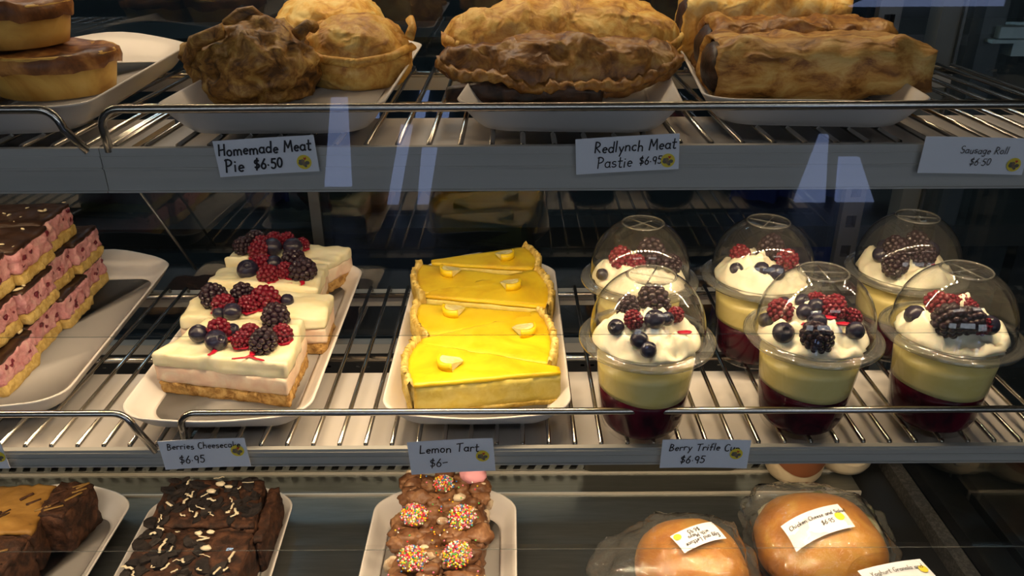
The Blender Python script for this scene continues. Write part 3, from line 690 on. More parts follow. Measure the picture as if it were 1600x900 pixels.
for i in range(1, 17):
    a = math.radians(4*i+1); dome_prof.append(((RD+.0006)*math.cos(a), .0895+.0470*math.sin(a)))
dome_prof += [(.0180, .1330), (.0170, .1322), (.006, .1322), (0, .1322)]
dome_me = G().add(*lathe(dome_prof, 56)).mesh('dome_lid', LID)
# wide flat brim of the lid with a rolled outer edge and a raised inner bead
flange_me = G().add(*lathe([(RD+.0010, .0828), (RD+.0022, .0842), (RD+.0034, .0828), (RD+.0060, .0818), (RD+.0078, .0820), (RD+.0088, .0812), (RD+.0088, .0795), (RD+.0080, .0782), (RD+.0074, .0790), (RD+.0076, .0806), (RD+.0056, .0808), (RD+.0010, .0812)], 64)).mesh('lid_brim', LIDRIM)
g = G()
for a in (.6, .6+PI/2):
    p = Vector((math.cos(a)*.0160, math.sin(a)*.0160, .1326)); g.add(*tube([p, Vector((-p.x, -p.y, .1326))], .0006, 6))
slit_me = g.mesh('straw_slit', LIDRIM)
ring_me = G().add(*lathe([(.0180, .1323), (.0189, .1331), (.0180, .1338), (.0171, .1331), (.0180, .1323)], 40)).mesh('lid_ring', LIDRIM)
jelly_me = G().add(*lathe([(0, .004), (R0-.004, .004), (R0-.0012, .007)]+[(rcup(z)-.0009, z) for z in (.012, .02, .03, .0395)]+[(0, .0400)], 48)).mesh('jelly', JELLY)
def wavy(p):
    a = math.atan2(p.y, p.x); k = max(0, 1-abs(p.z-.0390)/.006)
    return Vector((p.x, p.y, p.z+k*.0016*math.sin(2*a+.6)))
cust_me = G().add(*lathe([(0, .0385), (rcup(.0390)-.0007, .0390)]+[(rcup(z)-.0007, z) for z in (.044, .05, .058, .0635)]+[(0, .064)], 48, wavy)).mesh('custard', CUSTARD)
def cream_h(r): return .0715 + .0275*max(0, 1-(r/.0440)**2)**.55
def trifle(x, y, berries, seed, label):
    o = thing('trifle_cup', label, 'dessert cup', (x, y, zM), seed*.7, 'trifle cups with dome lids')
    o.rotation_euler = (0, 0, 0)
    link('cup', cup_me, o); link('jelly', jelly_me, o); link('custard', cust_me, o)
    link('dome_lid', dome_me, o); link('lid_brim', flange_me, o); sl = link('straw_slit', slit_me, o, (0, 0, 0), (0, 0, seed*.35)); link('lid_ring', ring_me, o)
    n, m = 64, 32; v, f = [(0, 0, cream_h(0)+.003)], []
    for i in range(1, m+1):
        r = .0420*i/m
        for k in range(n):
            a = 2*PI*k/n; P = Vector((r*math.cos(a), r*math.sin(a), 0)); e = min(1, (1-i/m)*4+.25)
            lum = ns(P, 38, seed, 3); rg = 1-abs(ns(P, 55, seed+4, 2))*2; z = cream_h(r)+e*(.0095*lum+.0050*rg-.002+.003*ns(P, 130, seed, 2))
            rr = min(r, rcup(min(max(z, .0636), HC))-.0008) if z < .0795 else r
            v.append((rr*math.cos(a), rr*math.sin(a), max(z, .0636)))
    for k in range(n): f.append((0, 1+k, 1+(k+1) % n))
    for i in range(m-1):
        for k in range(n): f.append((1+i*n+k, 1+(i+1)*n+k, 1+(i+1)*n+(k+1) % n, 1+i*n+(k+1) % n))
    G().add(v, f).obj('whipped_cream', WHIP, o)
    rnd = random.Random(seed)
    for kd, bx, by, r in berries:
        X, Y0 = bx-x, by-y; Yv = Y0; z = HC+.012
        for _ in range(6):
            rad = math.hypot(X, Yv); z = cream_h(min(rad, .036))+r*.6; Yv = Y0+(HC+.0145+r*.75-z)*.75
        rad = math.hypot(X, Yv); lim = .0410-r*.9
        if rad > lim: X, Yv = X*lim/rad, Yv*lim/rad
        berry(kd, o, X, Yv, z-r*.05, r*1.10, rnd)
    g = G()
    for _ in range(3):
        a, rr = rnd.uniform(0, 6.28), rnd.uniform(.010, .030); px, py = rr*math.cos(a), -abs(rr*math.sin(a))
        lv, lf = lump(.0045, 2, .4, 2, rnd.random()*9, (1.2, .7, .22)); z = cream_h(rr)+.0025
        g.add([p+Vector((px, py, z)) for p in lv], lf)
    g.obj('juice_stain', SAUCE, o)
    return o
trifle(.1034, .5346, C1, 51, 'front left trifle cup, large blackberry at the top of its cream')
trifle(.2326, .5393, C2, 52, 'front middle trifle cup covered with many mixed berries')
trifle(.3404, .5413, C3, 53, 'front right trifle cup with raspberries behind dark blackberries')
trifle(.1137, .6440, C4, 54, 'rear left trifle cup behind the large blackberry cup')
trifle(.2228, .6460, C5, 55, 'rear middle trifle cup with raspberry at each side')
trifle(.3567, .6560, C6, 56, 'rear right trifle cup with only dark blackberries and blueberries')

# ------------------------------------------------------------------ brownies on the deck
def brownie(name, cat, label, c, h, seed, topmat, rz=0, z=zD+FLOOR, group=None):
    cx = sum(p[0] for p in c)/4; cy = sum(p[1] for p in c)/4; o = thing(name, label, cat, (cx, cy, z), 0, group)
    q = [(p[0]-cx, p[1]-cy) for p in c]
    G().add(*block(q, 0, h-.003, (18, 18, 9), .003, .0028, 90, seed)).obj('crumb_body', BROWNIE, o)
    G().add(*block([(p[0]*.985, p[1]*.985) for p in q], h-.006, h, (18, 18, 2), .002, .0026, 70, seed+1)).obj('brownie_top', topmat, o)
    return o, q
def on_quad(q, u, t):
    return ((q[0][0]*(1-u)+q[1][0]*u)*(1-t)+(q[3][0]*(1-u)+q[2][0]*u)*t, (q[0][1]*(1-u)+q[1][1]*u)*(1-t)+(q[3][1]*(1-u)+q[2][1]*u)*t)
D2C = [([(-.3605, .606), (-.2545, .603), (-.2640, .676), (-.3650, .676)], .051, 61, 'rear dark brownie topped with broken black biscuit and white drizzle'),
       ([(-.3620, .530), (-.2520, .528), (-.2535, .600), (-.3605, .602)], .049, 62, 'front dark brownie with bare brown corner and white chocolate bits')]
for c, h, sd, lb in D2C:
    o, q = brownie('biscuit_brownie', 'brownie', lb, c, h, sd, BROWNIE, group='biscuit brownies on the deck')
    rnd = random.Random(sd)
    for i in range(64):
        u, t = rnd.uniform(.06, .94), rnd.uniform(.06, .96)
        if sd == 62 and u > .55 and t > .35: continue
        x, y = on_quad(q, u, t); s = rnd.uniform(.005, .013); a0 = rnd.uniform(0, 6); sp = rnd.uniform(1.6, 3.4)
        pts = [(0, 0)]+[(s*math.cos(a0+sp*k/6), s*math.sin(a0+sp*k/6)) for k in range(7)]; n = len(pts)
        v = [(p[0], p[1], 0) for p in pts]+[(p[0]*.97, p[1]*.97, .0028) for p in pts]
        f = [tuple(range(n, 2*n)), tuple(reversed(range(n)))]+[(k, (k+1) % n, n+(k+1) % n, n+k) for k in range(n)]
        G().add(v, f).obj('biscuit_piece', COOKIE, o, False, (x, y, h-.0012), (rnd.uniform(-.28, .28), rnd.uniform(-.28, .28), 0))
    for i in range(22):
        u, t = rnd.uniform(.08, .92), rnd.uniform(.06, .94); x, y = on_quad(q, u, t); a = rnd.uniform(0, 6.3); L = rnd.uniform(.004, .012)
        pts = [(x+math.cos(a)*L*k/4+nv((x, y, k*.3), 20, i).x*.002, y+math.sin(a)*L*k/4+nv((x, y, k*.3), 20, i).y*.002, h+.0040) for k in range(5)]
        v, f = tube(pts, rnd.uniform(.0005, .0015), 6); v = [Vector((p[0], p[1], h+.0042+(p[2]-h-.0042)*.5)) for p in v]
        G().add(v, f).obj('white_chocolate_drizzle', WCHOC, o)
    for i in range(3):
        u, t = rnd.uniform(.2, .85), rnd.uniform(.1, .9); x, y = on_quad(q, u, t)
        v, f = lump(rnd.uniform(.003, .0045), 2, .5, 1.5, i+sd, (1.3, .8, .5)); G().add(v, f).obj('white_chocolate_chunk', WCHOC, o, loc=(x, y, h+.0042))
o, q = brownie('biscuit_brownie', 'brownie', 'dark brownie tucked low along the right side of the biscuit brownies', [(-.2530, .592), (-.2440, .594), (-.2465, .672), (-.2600, .672)], .044, 63, BROWNIE, group='biscuit brownies on the deck')
D1C = [([(-.560, .600), (-.470, .596), (-.4830, .671), (-.560, .668)], .050, 65, CARAMEL, 'front caramel brownie with tan swirled top'),
       ([(-.4800, .622), (-.4520, .622), (-.4440, .672), (-.4810, .674)], .050, 66, BROWNIE, 'darker caramel brownie at the rear right of its tray'),
       ([(-.560, .528), (-.468, .526), (-.469, .592), (-.560, .595)], .050, 67, BROWNIE, 'nearest caramel brownie, mostly bare dark crumb')]
for c, h, sd, tm, lb in D1C:
    o, q = brownie('caramel_brownie', 'brownie', lb, c, h, sd, tm, group='caramel brownies on the deck')
    rnd = random.Random(sd)
    for i in range(9):
        x, y = on_quad(q, rnd.uniform(.1, .9), rnd.uniform(.1, .9)); L = rnd.uniform(.01, .02); a = rnd.uniform(.4, .9)
        pts = [(x+math.cos(a)*L*(k/5-.5), y+math.sin(a)*L*(k/5-.5), h+.0012) for k in range(6)]
        v, f = tube(pts, rnd.uniform(.001, .002), 6); v = [Vector((p[0], p[1], h+.0006+(p[2]-h-.0012)*.5)) for p in v]
        G().add(v, f).obj('caramel_swirl', BROWNIE if (sd == 65 or i % 3 == 0) else RIBBON, o)

# ------------------------------------------------------------------ rocky road
def freckle(parent, x, y, z, r, seed, tilt):
    fr = G().add(*lathe([(0, -.002), (r*.9, -.0015), (r, .0010), (r*.85, .0035), (r*.5, .0052), (0, .0060)], 24)).obj('freckle', MILKCHOC, parent, True, (x, y, z), tilt)
    g = G(); rnd = random.Random(seed); vs, fs = ico(1); m = int(150*(r/.0125)**2)
    for i in range(m):
        rr = r*.98*math.sqrt((i+.5)/m); a = i*2.39996+rnd.uniform(-.25, .25); k = rr/r
        c = Vector((rr*math.cos(a), rr*math.sin(a), .0064-.0050*k**3)); s = .00105
        g.add([c+p*s for p in vs], fs, rnd.choice([0, 0, 1, 1, 2, 3, 3, 4, 4, 5, 6]))
    tag(g.obj('sprinkles', SPRINK, fr), 'rainbow sugar balls on a freckle', kind='stuff')
RRC = [(.640, .695, 71, 'rear rocky road slice with a pink marshmallow and one sprinkle freckle', [(-.0724, .6600, .0110), ]),
       (.585, .638, 72, 'middle rocky road slice with two sprinkle freckles', [(-.0980, .6130, .0140), (-.0500, .6090, .0145)]),
       (.515, .583, 73, 'nearest rocky road slice with two dense sprinkle freckles', [(-.0930, .5540, .0145), (-.0520, .5590, .0145)])]
for y0, y1, sd, lb, frs in RRC:
    cy = (y0+y1)/2; cx = -.0730; o = thing('rocky_road_slice', lb, 'slice', (cx, cy, zD+FLOOR), 0, 'rocky road slices on the deck')
    hd = (y1-y0)/2; rnd = random.Random(sd); H = .050
    G().add(*block([(-.044, -hd), (.044, -hd), (.042, hd), (-.040, hd)], 0, H-.008, (22, 16, 12), .004, .0050, 70, sd)).obj('chocolate_body', MILKCHOC, o)
    for i in range(26):
        x, y = rnd.uniform(-.040, .040), rnd.uniform(-hd, hd)*.92; s = rnd.uniform(.007, .013)
        v, f = lump(s, 3, .45, 1.3, rnd.random()*20, (1.15, 1, .75)); G().add(v, f).obj('chocolate_lump', MILKCHOC, o, loc=(x, y, H-.008+rnd.uniform(-.003, .004)))
    for i in range(5):
        x, y = rnd.uniform(-.043, .043), rnd.uniform(-hd, hd)*.9; s = rnd.uniform(.004, .0065)
        v, f = lump(s, 2, .35, 1.2, rnd.random()*20, (1.2, .8, .7)); G().add(v, f).obj('marshmallow_piece', MALLOW, o, loc=(x, y, H-.003+rnd.uniform(-.004, .002)))
    for i in range(4):
        v, f = lump(rnd.uniform(.005, .008), 2, .35, 1.2, rnd.random()*20); G().add(v, f).obj('marshmallow_piece', MALLOW, o, loc=(rnd.choice([-.043, .043]), rnd.uniform(-hd, hd)*.9, rnd.uniform(.01, .035)))
    if sd == 71:
        v, f = lump(.011, 3, .25, 1.2, 3, (1.3, 1, .8)); tag(G().add(v, f).obj('marshmallow_piece', MALLOWP, o, loc=(.030, hd*.45, H+.002)), 'pink marshmallow piece')
    for j, (fx, fy, r) in enumerate(frs):
        freckle(o, fx-cx, fy-cy, H+.005, r, sd+j, (.30 if j else .18, .12*(-1)**j, 0))
    g = G(); vs, fs = ico(1)
    for i in range(40):
        c = Vector((rnd.uniform(-.042, .042), rnd.uniform(-hd, hd), H+rnd.uniform(.001, .005))); g.add([c+p*.001 for p in vs], fs, rnd.randrange(7))
    tag(g.obj('loose_sprinkles', SPRINK, o), 'loose sugar balls scattered on the chocolate', kind='stuff')

# ------------------------------------------------------------------ writing: a hand-drawn stroke alphabet
def arc(cx, cy, rx, ry, a0, a1, n=9): return [(cx+rx*math.cos(math.radians(a0+(a1-a0)*i/n)), cy+ry*math.sin(math.radians(a0+(a1-a0)*i/n))) for i in range(n+1)]
GL = {
 'H': (.62, [[(.05, 0), (.08, 1)], [(.52, 0), (.55, 1)], [(.06, .48), (.54, .54)]]), 'M': (.80, [[(.03, 0), (.12, 1), (.38, .35), (.64, 1), (.74, 0)]]),
 'P': (.58, [[(.10, -.02), (.12, 1)], [(.02, .92)]+arc(.18, .72, .34, .26, 80, -100)]), 'R': (.62, [[(.08, 0), (.10, 1)], arc(.12, .74, .36, .25, 90, -90)+[(.55, 0)]]),
 'S': (.56, [arc(.28, .75, .22, .23, 40, 270)+arc(.28, .26, .24, .26, 90, -150)]), 'B': (.60, [[(.08, 0), (.10, 1)], arc(.10, .76, .34, .23, 90, -90)+arc(.10, .27, .42, .26, 90, -90)]),
 'C': (.60, [arc(.36, .5, .30, .5, 50, 310)]), 'L': (.56, [[(.10, 1), (.06, .02), (.52, .06)]]), 'T': (.66, [[(.02, .92), (.66, 1)], [(.34, .96), (.30, 0)]]),
 'E': (.56, [[(.52, .95), (.10, .95), (.08, 0), (.52, .02)], [(.10, .5), (.44, .52)]]), 'G': (.66, [arc(.36, .5, .30, .5, 50, 330)+[(.64, .42), (.38, .42)]]), 'Y': (.60, [[(.04, 1), (.30, .5), (.56, 1)], [(.30, .5), (.28, 0)]]),
 'a': (.52, [arc(.25, .25, .21, .25, 30, 330), [(.45, .5), (.44, .06), (.52, .0)]]), 'c': (.44, [arc(.26, .25, .21, .25, 50, 310)]), 'd': (.54, [arc(.25, .25, .21, .25, 30, 330), [(.48, 1), (.46, 0)]]),
 'e': (.46, [[(.06, .26), (.42, .30)]+arc(.25, .26, .19, .24, 10, 310)]), 'f': (.40, [arc(.32, .82, .14, .16, 60, 180)+[(.17, 0)], [(.04, .5), (.36, .52)]]), 'g': (.52, [arc(.25, .25, .21, .25, 30, 330), [(.46, .5), (.44, -.2)]+arc(.25, -.22, .19, .18, 0, -160)]),
 'h': (.52, [[(.08, 1), (.07, 0)], [(.07, .30)]+arc(.26, .28, .18, .22, 160, 0)+[(.45, 0)]]), 'i': (.22, [[(.10, .5), (.09, 0)], [(.10, .72), (.12, .76)]]), 'k': (.48, [[(.08, 1), (.07, 0)], [(.42, .52), (.10, .24), (.45, 0)]]),
 'l': (.20, [[(.10, 1), (.08, .0)]]), 'm': (.78, [[(.06, .5), (.06, 0)], [(.06, .32)]+arc(.22, .28, .15, .22, 160, 0)+[(.37, 0)], [(.37, .30)]+arc(.54, .28, .16, .22, 160, 0)+[(.71, 0)]]),
 'n': (.52, [[(.06, .5), (.06, 0)], [(.06, .30)]+arc(.26, .28, .18, .22, 160, 0)+[(.45, 0)]]), 'o': (.50, [arc(.24, .25, .20, .25, 90, 450, 12)]), 'p': (.52, [[(.08, .5), (.06, -.4)], arc(.26, .25, .20, .25, 160, -160)]),
 'r': (.40, [[(.07, .5), (.07, 0)], [(.07, .28)]+arc(.26, .32, .19, .18, 150, 40)]), 's': (.42, [arc(.22, .38, .16, .12, 40, 260)+arc(.20, .13, .18, .13, 80, -150)]), 't': (.40, [[(.18, .90), (.17, .1)]+arc(.28, .1, .11, .1, 180, 320), [(.02, .56), (.38, .58)]]),
 'u': (.52, [[(.07, .5)]+arc(.25, .22, .18, .22, 180, 340)+[(.45, .5), (.45, 0)]]), 'w': (.66, [[(.04, .5), (.18, 0), (.33, .42), (.48, 0), (.62, .5)]]), 'y': (.50, [[(.06, .5), (.26, .06)], [(.46, .5), (.14, -.38)]]),
 '5': (.54, [[(.50, .95), (.16, .95), (.12, .58)]+arc(.26, .30, .24, .30, 100, -140)]), '6': (.54, [[(.42, .98), (.14, .5)]+arc(.28, .26, .21, .26, 160, -200, 12)]), '9': (.52, [arc(.26, .70, .20, .26, 20, 380, 12)+[(.40, 0)]]),
 '0': (.56, [arc(.28, .48, .22, .46, 90, 450, 14)]), '.': (.24, [[(.10, .30), (.13, .33)]]), '$': (.56, [arc(.28, .70, .20, .18, 30, 260)+arc(.28, .30, .22, .20, 80, -150), [(.32, 1.08), (.24, -.12)]]), '-': (.50, [[(.04, .48), (.50, .54)]]), ' ': (.34, []),
}
def write(txt, x, z, h, pen, g, slant=.10, jit=.04, seed=0, xs=1.0):
    rnd = random.Random(seed+len(txt)); y = -.0005
    for ch in txt:
        wd, strokes = GL[ch]; jz = rnd.uniform(-jit, jit)*h
        for s in strokes:
            pts = [(x+(p[0]+slant*p[1])*h*xs, z+p[1]*h+jz) for p in s]
            for a, b in zip(pts, pts[1:]):
                dx, dz = b[0]-a[0], b[1]-a[1]; L = math.hypot(dx, dz) or 1e-6; nx, nz_ = -dz/L*pen, dx/L*pen; ex, ez = dx/L*pen*.6, dz/L*pen*.6
                g.add([(a[0]+nx-ex, y, a[1]+nz_-ez), (a[0]-nx-ex, y, a[1]-nz_-ez), (b[0]-nx+ex, y, b[1]-nz_+ez), (b[0]+nx+ex, y, b[1]+nz_+ez)], [(0, 1, 2, 3)])
        x += (wd+.10)*h*xs
    return x
def disc(cx, cz, r, y, n=20, sx=1, sz=1): return [(cx+r*sx*math.cos(2*PI*k/n), y, cz+r*sz*math.sin(2*PI*k/n)) for k in range(n)], [tuple(range(n))]
def sticker(card, cx, cz, r, y0=0):
    s = G().add(*disc(cx, cz, r, y0-.0004)).obj('round_sticker', YELLOW, card, False); s['label'] = 'yellow round sticker with small grey cluster and red heart'
    g = G(); y = y0-.0006
    for dx, dz, q, mi in ((-.42, -.10, .36, 0), (.05, -.28, .34, 1), (.42, -.12, .32, 0), (-.18, .18, .30, 1), (-.50, .22, .2, 0), (.16, -.55, .2, 0)): g.add(*disc(cx+dx*r, cz+dz*r, q*r, y-.00003*len(g.f), 14, 1, .85), mi=mi)
    hx, hz = cx+.20*r, cz+.50*r
    g.add([(hx, y-.0004, hz-.22*r), (hx+.22*r, y-.0004, hz+.06*r), (hx+.11*r, y-.0004, hz+.20*r), (hx, y-.0004, hz+.08*r), (hx-.11*r, y-.0004, hz+.20*r), (hx-.22*r, y-.0004, hz+.06*r)], [(0, 1, 2, 3), (0, 3, 4, 5)], 2)
    g.obj('printed_emblem', [BEE, BEE2, HEART], s, False)
def card(cx, cz, wd, h, roll, lines, stk, label, y=.5020, tilt=0, ink=INK, jag=.12):
    n = 10; v, f = [], []
    for i in range(n+1):
        xx = -wd/2+wd*i/n; bend = -.0008*(2*i/n-1)**2
        v += [(xx, bend, -h/2), (xx, bend, h/2), (xx, bend+.0005, h/2), (xx, bend+.0005, -h/2)]
    for i in range(n):
        for j in range(4): f.append((4*i+j, 4*i+(j+1) % 4, 4*i+4+(j+1) % 4, 4*i+4+j))
    f += [(0, 3, 2, 1), (4*n, 4*n+1, 4*n+2, 4*n+3)]
    f = [tuple(reversed(q)) for q in f]
    o = tag(G().add(v, f).obj('price_card', CARD, None, False, (cx, y, cz), (math.radians(tilt), math.radians(-roll), 0)), label, 'price card', 'price cards clipped to the shelf fronts')
    g = G()
    for txt, lx, lz, lh, pen in lines: write(txt, lx, lz, lh, pen, g, .12, .06, len(txt))
    if g.f:
        g.v = [(p[0], p[1]-.0008*(2*abs(p[0])/wd)**2-.0002, p[2]) for p in g.v]
        g.obj('lettering', ink, o, False)
    if stk: sticker(o, *stk, y0=-.0008)
    return o
card(-.1586, 1.2573, .0655, .0240, 3.3, [('Homemade Meat', -.0305, .0022, .0072, .00055), ('Pie', -.0285, -.0090, .0084, .00058), ('$6.50', -.0095, -.0080, .0066, .00058)], (.0238, -.0052, .0048), 'white handwritten price card reading Homemade Meat Pie')
card(.0752, 1.2574, .0668, .0236, 3.0, [('Redlynch Meat', -.0215, .0020, .0070, .00044), ('Pastie', -.0200, -.0082, .0074, .00038), ('$6.95', .0075, -.0074, .0052, .00036)], (.0262, -.0055, .0046), 'white handwritten price card reading Redlynch Meat Pastie')
card(.3005, 1.2551, .0690, .0242, -1.5, [('Sausage Roll', -.0100, .0016, .0048, .00024), ('$6.50', -.0020, -.0062, .0048, .00024)], (.0270, -.0052, .0046), 'white price card with small writing reading Sausage Roll', ink=INK_GREY)
card(-.2386, 1.0216, .0672, .0268, 2.5, [('Berries Cheesecake', -.0278, .0052, .0058, .00036), ('$6.95', -.0210, -.0080, .0070, .00042)], (.0262, .0022, .0052), 'white handwritten price card reading Berries Cheesecake', y=.5010)
card(-.0475, 1.0178, .0662, .0310, 3.2, [('Lemon Tart', -.0245, .0042, .0076, .00046), ('$6-', -.0180, -.0092, .0076, .00042)], (.0240, -.0005, .0052), 'white handwritten price card reading Lemon Tart', y=.5010)
card(.1490, 1.0189, .0682, .0268, -.8, [('Berry Trifle Cup', -.0285, .0035, .0064, .00040), ('$6.95', -.0190, -.0085, .0068, .00042)], (.0240, .0008, .0050), 'white handwritten price card reading Berry Trifle Cup', y=.5010)
card(-.4270, 1.0208, .0680, .0266, 2.2, [], (.0290, -.0015, .0050), 'white price card cut off by the left edge of the photo', y=.5010)

# ------------------------------------------------------------------ bagged rolls and tub
def bagged(x, y, z, a, b, h, rz, seed, label, lines, lab, top, flap, fill=False):
    o = thing('bagged_roll', label, 'filled roll', (x, y, z), math.radians(rz), 'filled rolls in clear bags')
    vs, fs = ico(4); out = []
    for p in vs:
        q = Vector((math.copysign(abs(p.x)**.85, p.x)*a, math.copysign(abs(p.y)**.85, p.y)*b, h*(.34+(p.z*.66 if p.z > 0 else p.z*.30))))
        out.append(q*(1+.03*ns(p, 1.3, seed)))
    G().add(out, fs).obj('bread_roll', BUN, o)
    if fill:
        v, f = lump(1, 3, .22, 2.2, seed+3); v = [Vector((p.x*a*.98+.006, p.y*b*.92+.017, h*.42+p.z*h*.24)) for p in v]; G().add(v, f).obj('salad_filling', FILL, o)
    vs, fs = ico(5); out = []
    for p in vs:
        e = abs(p.z); k = 1.05+.05*(1-e)
        q = Vector((math.copysign(abs(p.x)**.70, p.x)*a*k, math.copysign(abs(p.y)**.70, p.y)*b*k, h*(.36+(p.z*.70 if p.z > 0 else p.z*.34))))
        t = max(0, (p.x*flap[0]+p.y*flap[1])-.55)/.45
        q += Vector((flap[0], flap[1], 0))*t*flap[2]; q.z += t*.006
        rg = abs(ns(p, 3.2, seed, 3)); q += p*(.012*(1-e*.80))*(abs(ns(p, 1.7, seed, 2))-.2)*1.6 + p*.0035*(rg-.3) + nv(p, 9, seed, 3)*.0016*(1.3-e*.8)
        q.z = max(.0005, q.z); out.append(q)
    G().add(out, fs).obj('plastic_bag', BAG, o)
    # printed label stuck over the bag
    cx, cy, wd, hh, la = lab; n, m = 12, 5; v, f = [], []
    def surf(px, py):
        k = max(0, 1-(abs(px)/(a*1.12))**2.2-(abs(py)/(b*1.12))**2.2); return h*(.36+.70*k**.5)+.0022
    ca, sa = math.cos(math.radians(la)), math.sin(math.radians(la))
    def onlab(u, w_, lift=0):
        px, py = cx+u*ca-w_*sa, cy+u*sa+w_*ca; return Vector((px, py, surf(px, py)+lift))
    for i in range(n+1):
        for j in range(m+1): v.append(onlab(-wd/2+wd*i/n, -hh/2+hh*j/m))
    for i in range(n):
        for j in range(m): f.append((i*(m+1)+j, (i+1)*(m+1)+j, (i+1)*(m+1)+j+1, i*(m+1)+j+1))
    lb = G().add(v, f).obj('paper_label', CARD, o)
    g = G()
    for txt, lx, lz, lh, pen in lines: write(txt, lx, lz, lh, pen, g, .10, .02, 3)
    g.v = [onlab(p[0], p[2], .0006) for p in g.v]; g.obj('lettering', INK_GREY, lb, False)
    sx, sy, sr = top
    g = G().add(*disc(sx, sy, sr, 0, 16)); g.v = [onlab(p[0], p[2], .0006) for p in g.v]; st = g.obj('round_sticker', YELLOW, lb, False)
    return o
b2 = bagged(.303, .600, zD, .062, .060, .075, 0, 81, 'larger filled roll in a clear bag, label reading Chicken Cheese and Salad',
    [('Chicken Cheese and Salad', -.0265, .0030, .0043, .00030), ('$6.95', .0010, -.0055, .0045, .00030)], (-.0150, -.0190, .0600, .0280, 15), (.0215, -.0010, .0046), (-.5, .86, .012), True)
b1 = bagged(.170, .572, zD, .053, .056, .068, 0, 82, 'smaller filled roll in a clear bag at the left, label upside down',
    [('Egg and Lettuce', -.0195, .0046, .0044, .00030), ('with Mayo', -.0115, -.0014, .0044, .00030), ('$6.95', -.0050, -.0080, .0046, .00030)], (.0030, -.0020, .0480, .0230, 205), (.0195, -.0062, .0038), (-.95, -.30, .050))
tub = thing('granola_tub', 'round clear tub of granola and yoghurt with a paper label on its lid', 'tub', (.338, .509, D))
G().add(*lathe([(0, .001), (.034, .001), (.037, .004), (.041, .060), (.0445, .0615), (.0445, .0640)], 40)).obj('tub_wall', PLASTIC, tub)
G().add(*lathe([(0, .003), (.034, .003), (.0385, .045), (0, .047)], 32)).obj('yoghurt', YOGHURT, tub)
v, f = lathe([(0, .058), (.025, .056), (.0385, .0455), (0, .045)], 32, lambda p: p+nv(p, 120, 3)*.002); G().add(v, f).obj('granola', GRANOLA, tub)
G().add(*lathe([(.0450, .0625), (.0455, .0655), (.043, .0670), (.041, .0660), (0, .0662)], 40)).obj('tub_lid', PLASTIC, tub)
v, f = [], []
for i in range(9):
    for j in range(5): v.append((-.032+.064*i/8, -.014+.030*j/4, .0680-.002*((i-4)/4)**2))
for i in range(8):
    for j in range(4): f.append((i*5+j, (i+1)*5+j, (i+1)*5+j+1, i*5+j+1))
lb = G().add(v, f).obj('paper_label', CARD, tub, True, (.004, .014, 0), (0, 0, .22))
g = G(); write('Yoghurt Granola and', -.0250, .0030, .0048, .00030, g, .1, .02, 2); g.v = [(p[0], p[2]+.002, .0690-.002*(p[0]/.032)**2) for p in g.v]; g.obj('lettering', INK_GREY, lb, False)
g = G().add(*disc(.0255, .0035, .0042, 0, 16)); g.v = [(p[0], p[2], .0690-.002*(p[0]/.032)**2) for p in g.v]; g.obj('round_sticker', YELLOW, lb, False)

# ------------------------------------------------------------------ pots and pan at the back of the deck
def pot(x, y, label, brown):
    o = thing('yoghurt_pot', label, 'pot', (x, y, D+.0015), 0, 'cream pots behind the rolls')
    G().add(*lathe([(0, 0), (.024, 0), (.029, .003), (.0325, .010), (.0345, .026), (.0350, .055), (.0340, .062), (.030, .064), (0, .064)], 40)).obj('pot_body', YOGHURT, o)
    v, f = [], []; n = 16
    for i in range(n+1):
        a = -PI/2-.85+1.7*i/n; zb = .030-.010*math.cos((i/n-.5)*PI)
        for z in (zb, .052): v.append((.0356*math.cos(a), .0356*math.sin(a), z))
    for i in range(n): f.append((2*i, 2*i+2, 2*i+3, 2*i+1))
    G().add(v, f).obj('pot_label', BROWNLAB if brown else YOGHURT, o)
    G().add(*lathe([(.0345, .0625), (.0358, .0640), (.0350, .0660), (0, .0665)], 32)).obj('pot_lid', MELAMINE, o)
pot(.3285, .7515, 'cream coloured pot with brown label behind the bagged roll', True)
pot(.3930, .7700, 'plain cream pot at the right of the brown labelled pot', False)
pn = thing('steel_pan', 'low grey steel pan on the rear ledge behind the bagged rolls', 'pan', (.174, .788, D+.0015))
v, f = [], []
def rr(hx, hy, r, z, n=6):
    o_ = []
    for qx, qy, a0 in ((1, 1, 0), (-1, 1, 90), (-1, -1, 180), (1, -1, 270)):
        for i in range(n+1): t = math.radians(a0+90*i/n); o_.append((qx*(hx-r)+r*math.cos(t), qy*(hy-r)+r*math.sin(t), z))
    return o_
rings = [rr(.090, .036, .010, .001), rr(.093, .039, .012, .004), rr(.098, .044, .014, .045), rr(.102, .048, .016, .0465), rr(.102, .048, .016, .0480), rr(.096, .042, .013, .0465), rr(.090, .036, .010, .005)]
n = len(rings[0]); v = [p for r in rings for p in r]
for i in range(len(rings)-1):
    for k in range(n): f.append((i*n+k, i*n+(k+1) % n, (i+1)*n+(k+1) % n, (i+1)*n+k))
f += [tuple(reversed(range(n))), tuple(range((len(rings)-1)*n, len(rings)*n))]
G().add(v, f).obj('pan_shell', flat('dull steel pan', (.14, .135, .11), .42, .6), pn)

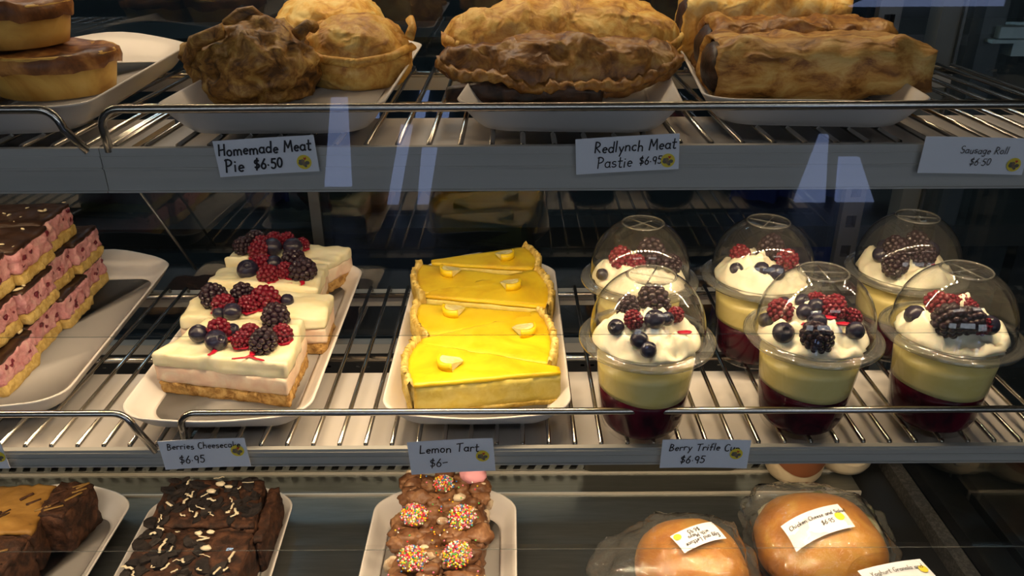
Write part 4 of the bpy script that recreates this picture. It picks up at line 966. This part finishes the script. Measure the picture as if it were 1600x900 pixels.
# ------------------------------------------------------------------ kitchen beyond the back doors, seen dimly
bench = thing('kitchen_bench', 'dark steel kitchen bench seen dimly through the back doors', 'bench', (0, 1.55, 0))
G().add(*box(-1.4, 1.3, -.25, .30, .86, .90)).obj('bench_top', SHEET, bench, False)
for x in (-1.35, -.05, 1.25):
    for y in (-.2, .25): G().add(*box(x-.02, x+.02, y-.02, y+.02, 0, .86)).obj('leg', STEEL_DARK, bench, False)
G().add(*box(-1.4, 1.3, .05, .30, 1.16, 1.18)).obj('bench_shelf', SHEET, bench, False)
for x in (-1.35, 1.25): G().add(*box(x-.015, x+.015, .25, .28, .9, 1.5)).obj('shelf_post', STEEL_DARK, bench, False)
def tubby(x, y, z, r, h, c, rim, label):
    o = thing('kitchen_bowl', label, 'bowl', (x, y, z), 0, 'bowls on the kitchen bench')
    G().add(*lathe([(0, 0), (r*.6, 0), (r*.8, h*.3), (r, h), (r*.95, h), (r*.76, h*.32), (0, .01)], 32)).obj('bowl', flat('bowl '+label[:12], c, .4), o)
    G().add(*lathe([(r*.97, h*.98), (r*1.03, h), (r, h*1.04), (r*.94, h)], 32)).obj('rim', flat('rim '+label[:12], rim, .4), o)
tubby(-.31, 1.42, .90, .11, .10, (.10, .14, .12), (.05, .30, .05), 'dark bowl with a green rim beyond the back doors')
tubby(-.12, 1.50, .90, .08, .06, (.35, .07, .03), (.35, .08, .04), 'reddish bowl beyond the back doors')
tubby(-.85, 1.45, .90, .12, .12, (.30, .32, .32), (.3, .32, .32), 'grey bowl beyond the back doors at the left')
kl = thing('kitchen_fill', 'added unseen tube brightening the kitchen background', 'fill light', (-.6, 1.9, 2.55))  # added out of view to lift the black background behind the doors
G().add(*box(-.6, .6, -.05, .05, 0, .05)).obj('fill_body', WHITE_STEEL, kl, False)
G().add(*box(-.58, .58, -.03, .03, -.02, 0)).obj('fill_tube', flat('dim lamp tube', (.70, .90, 1.0), .5, emit=48.0), kl, False)
def stand_in_sheet(x, y, z0, z1, wd, seed, label):  # made-up sheets standing in for dark blue patches between the shelves
    o = thing('blue_stand_in', label, 'stand_in_sheet', (x, y, z0))
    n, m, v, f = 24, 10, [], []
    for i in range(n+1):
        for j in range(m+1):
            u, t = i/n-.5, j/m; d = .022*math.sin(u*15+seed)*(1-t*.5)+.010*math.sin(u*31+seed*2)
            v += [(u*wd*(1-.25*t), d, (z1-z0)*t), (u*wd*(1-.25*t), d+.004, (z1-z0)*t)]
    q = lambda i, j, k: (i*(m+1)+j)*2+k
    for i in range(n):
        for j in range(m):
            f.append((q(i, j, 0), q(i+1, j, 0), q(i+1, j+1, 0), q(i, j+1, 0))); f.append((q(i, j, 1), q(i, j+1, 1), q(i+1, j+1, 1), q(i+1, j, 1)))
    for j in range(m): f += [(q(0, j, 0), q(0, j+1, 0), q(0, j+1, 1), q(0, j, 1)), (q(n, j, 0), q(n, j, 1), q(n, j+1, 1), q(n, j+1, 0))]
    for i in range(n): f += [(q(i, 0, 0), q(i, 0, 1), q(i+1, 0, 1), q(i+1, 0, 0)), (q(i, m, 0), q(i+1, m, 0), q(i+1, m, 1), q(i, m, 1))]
    G().add(v, f).obj('stand_in_surface', flat('navy cloth', (.05, .09, .40), .8), o)
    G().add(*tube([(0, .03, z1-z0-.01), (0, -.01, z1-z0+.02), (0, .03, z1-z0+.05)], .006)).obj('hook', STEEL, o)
stand_in_sheet(.52, 1.44, .62, 1.22, .24, 1.0, 'added blue sheet standing in for a dark blue patch behind the trifle cups')
stand_in_sheet(-.47, 1.44, .66, 1.20, .10, 2.2, 'added narrow blue sheet standing in for a dark blue patch behind the cheesecake')
fan = thing('wall_unit', 'pale blue white box on a post beyond the glass side', 'wall unit', (.60, 1.02, 0))
G().add(*box(.005, .085, 0, .05, 1.2545, 1.2680)).add(*box(-.004, .09, -.004, .05, 1.2490, 1.2530)).add(*box(.025, .09, .0, .04, 1.2330, 1.2490)).obj('unit_box', flat('pale plastic', (.62, .74, .80), .4), fan, False)
G().add(*box(-.012, .016, .012, .038, 0, 1.80)).obj('post', STEEL_DARK, fan, False)
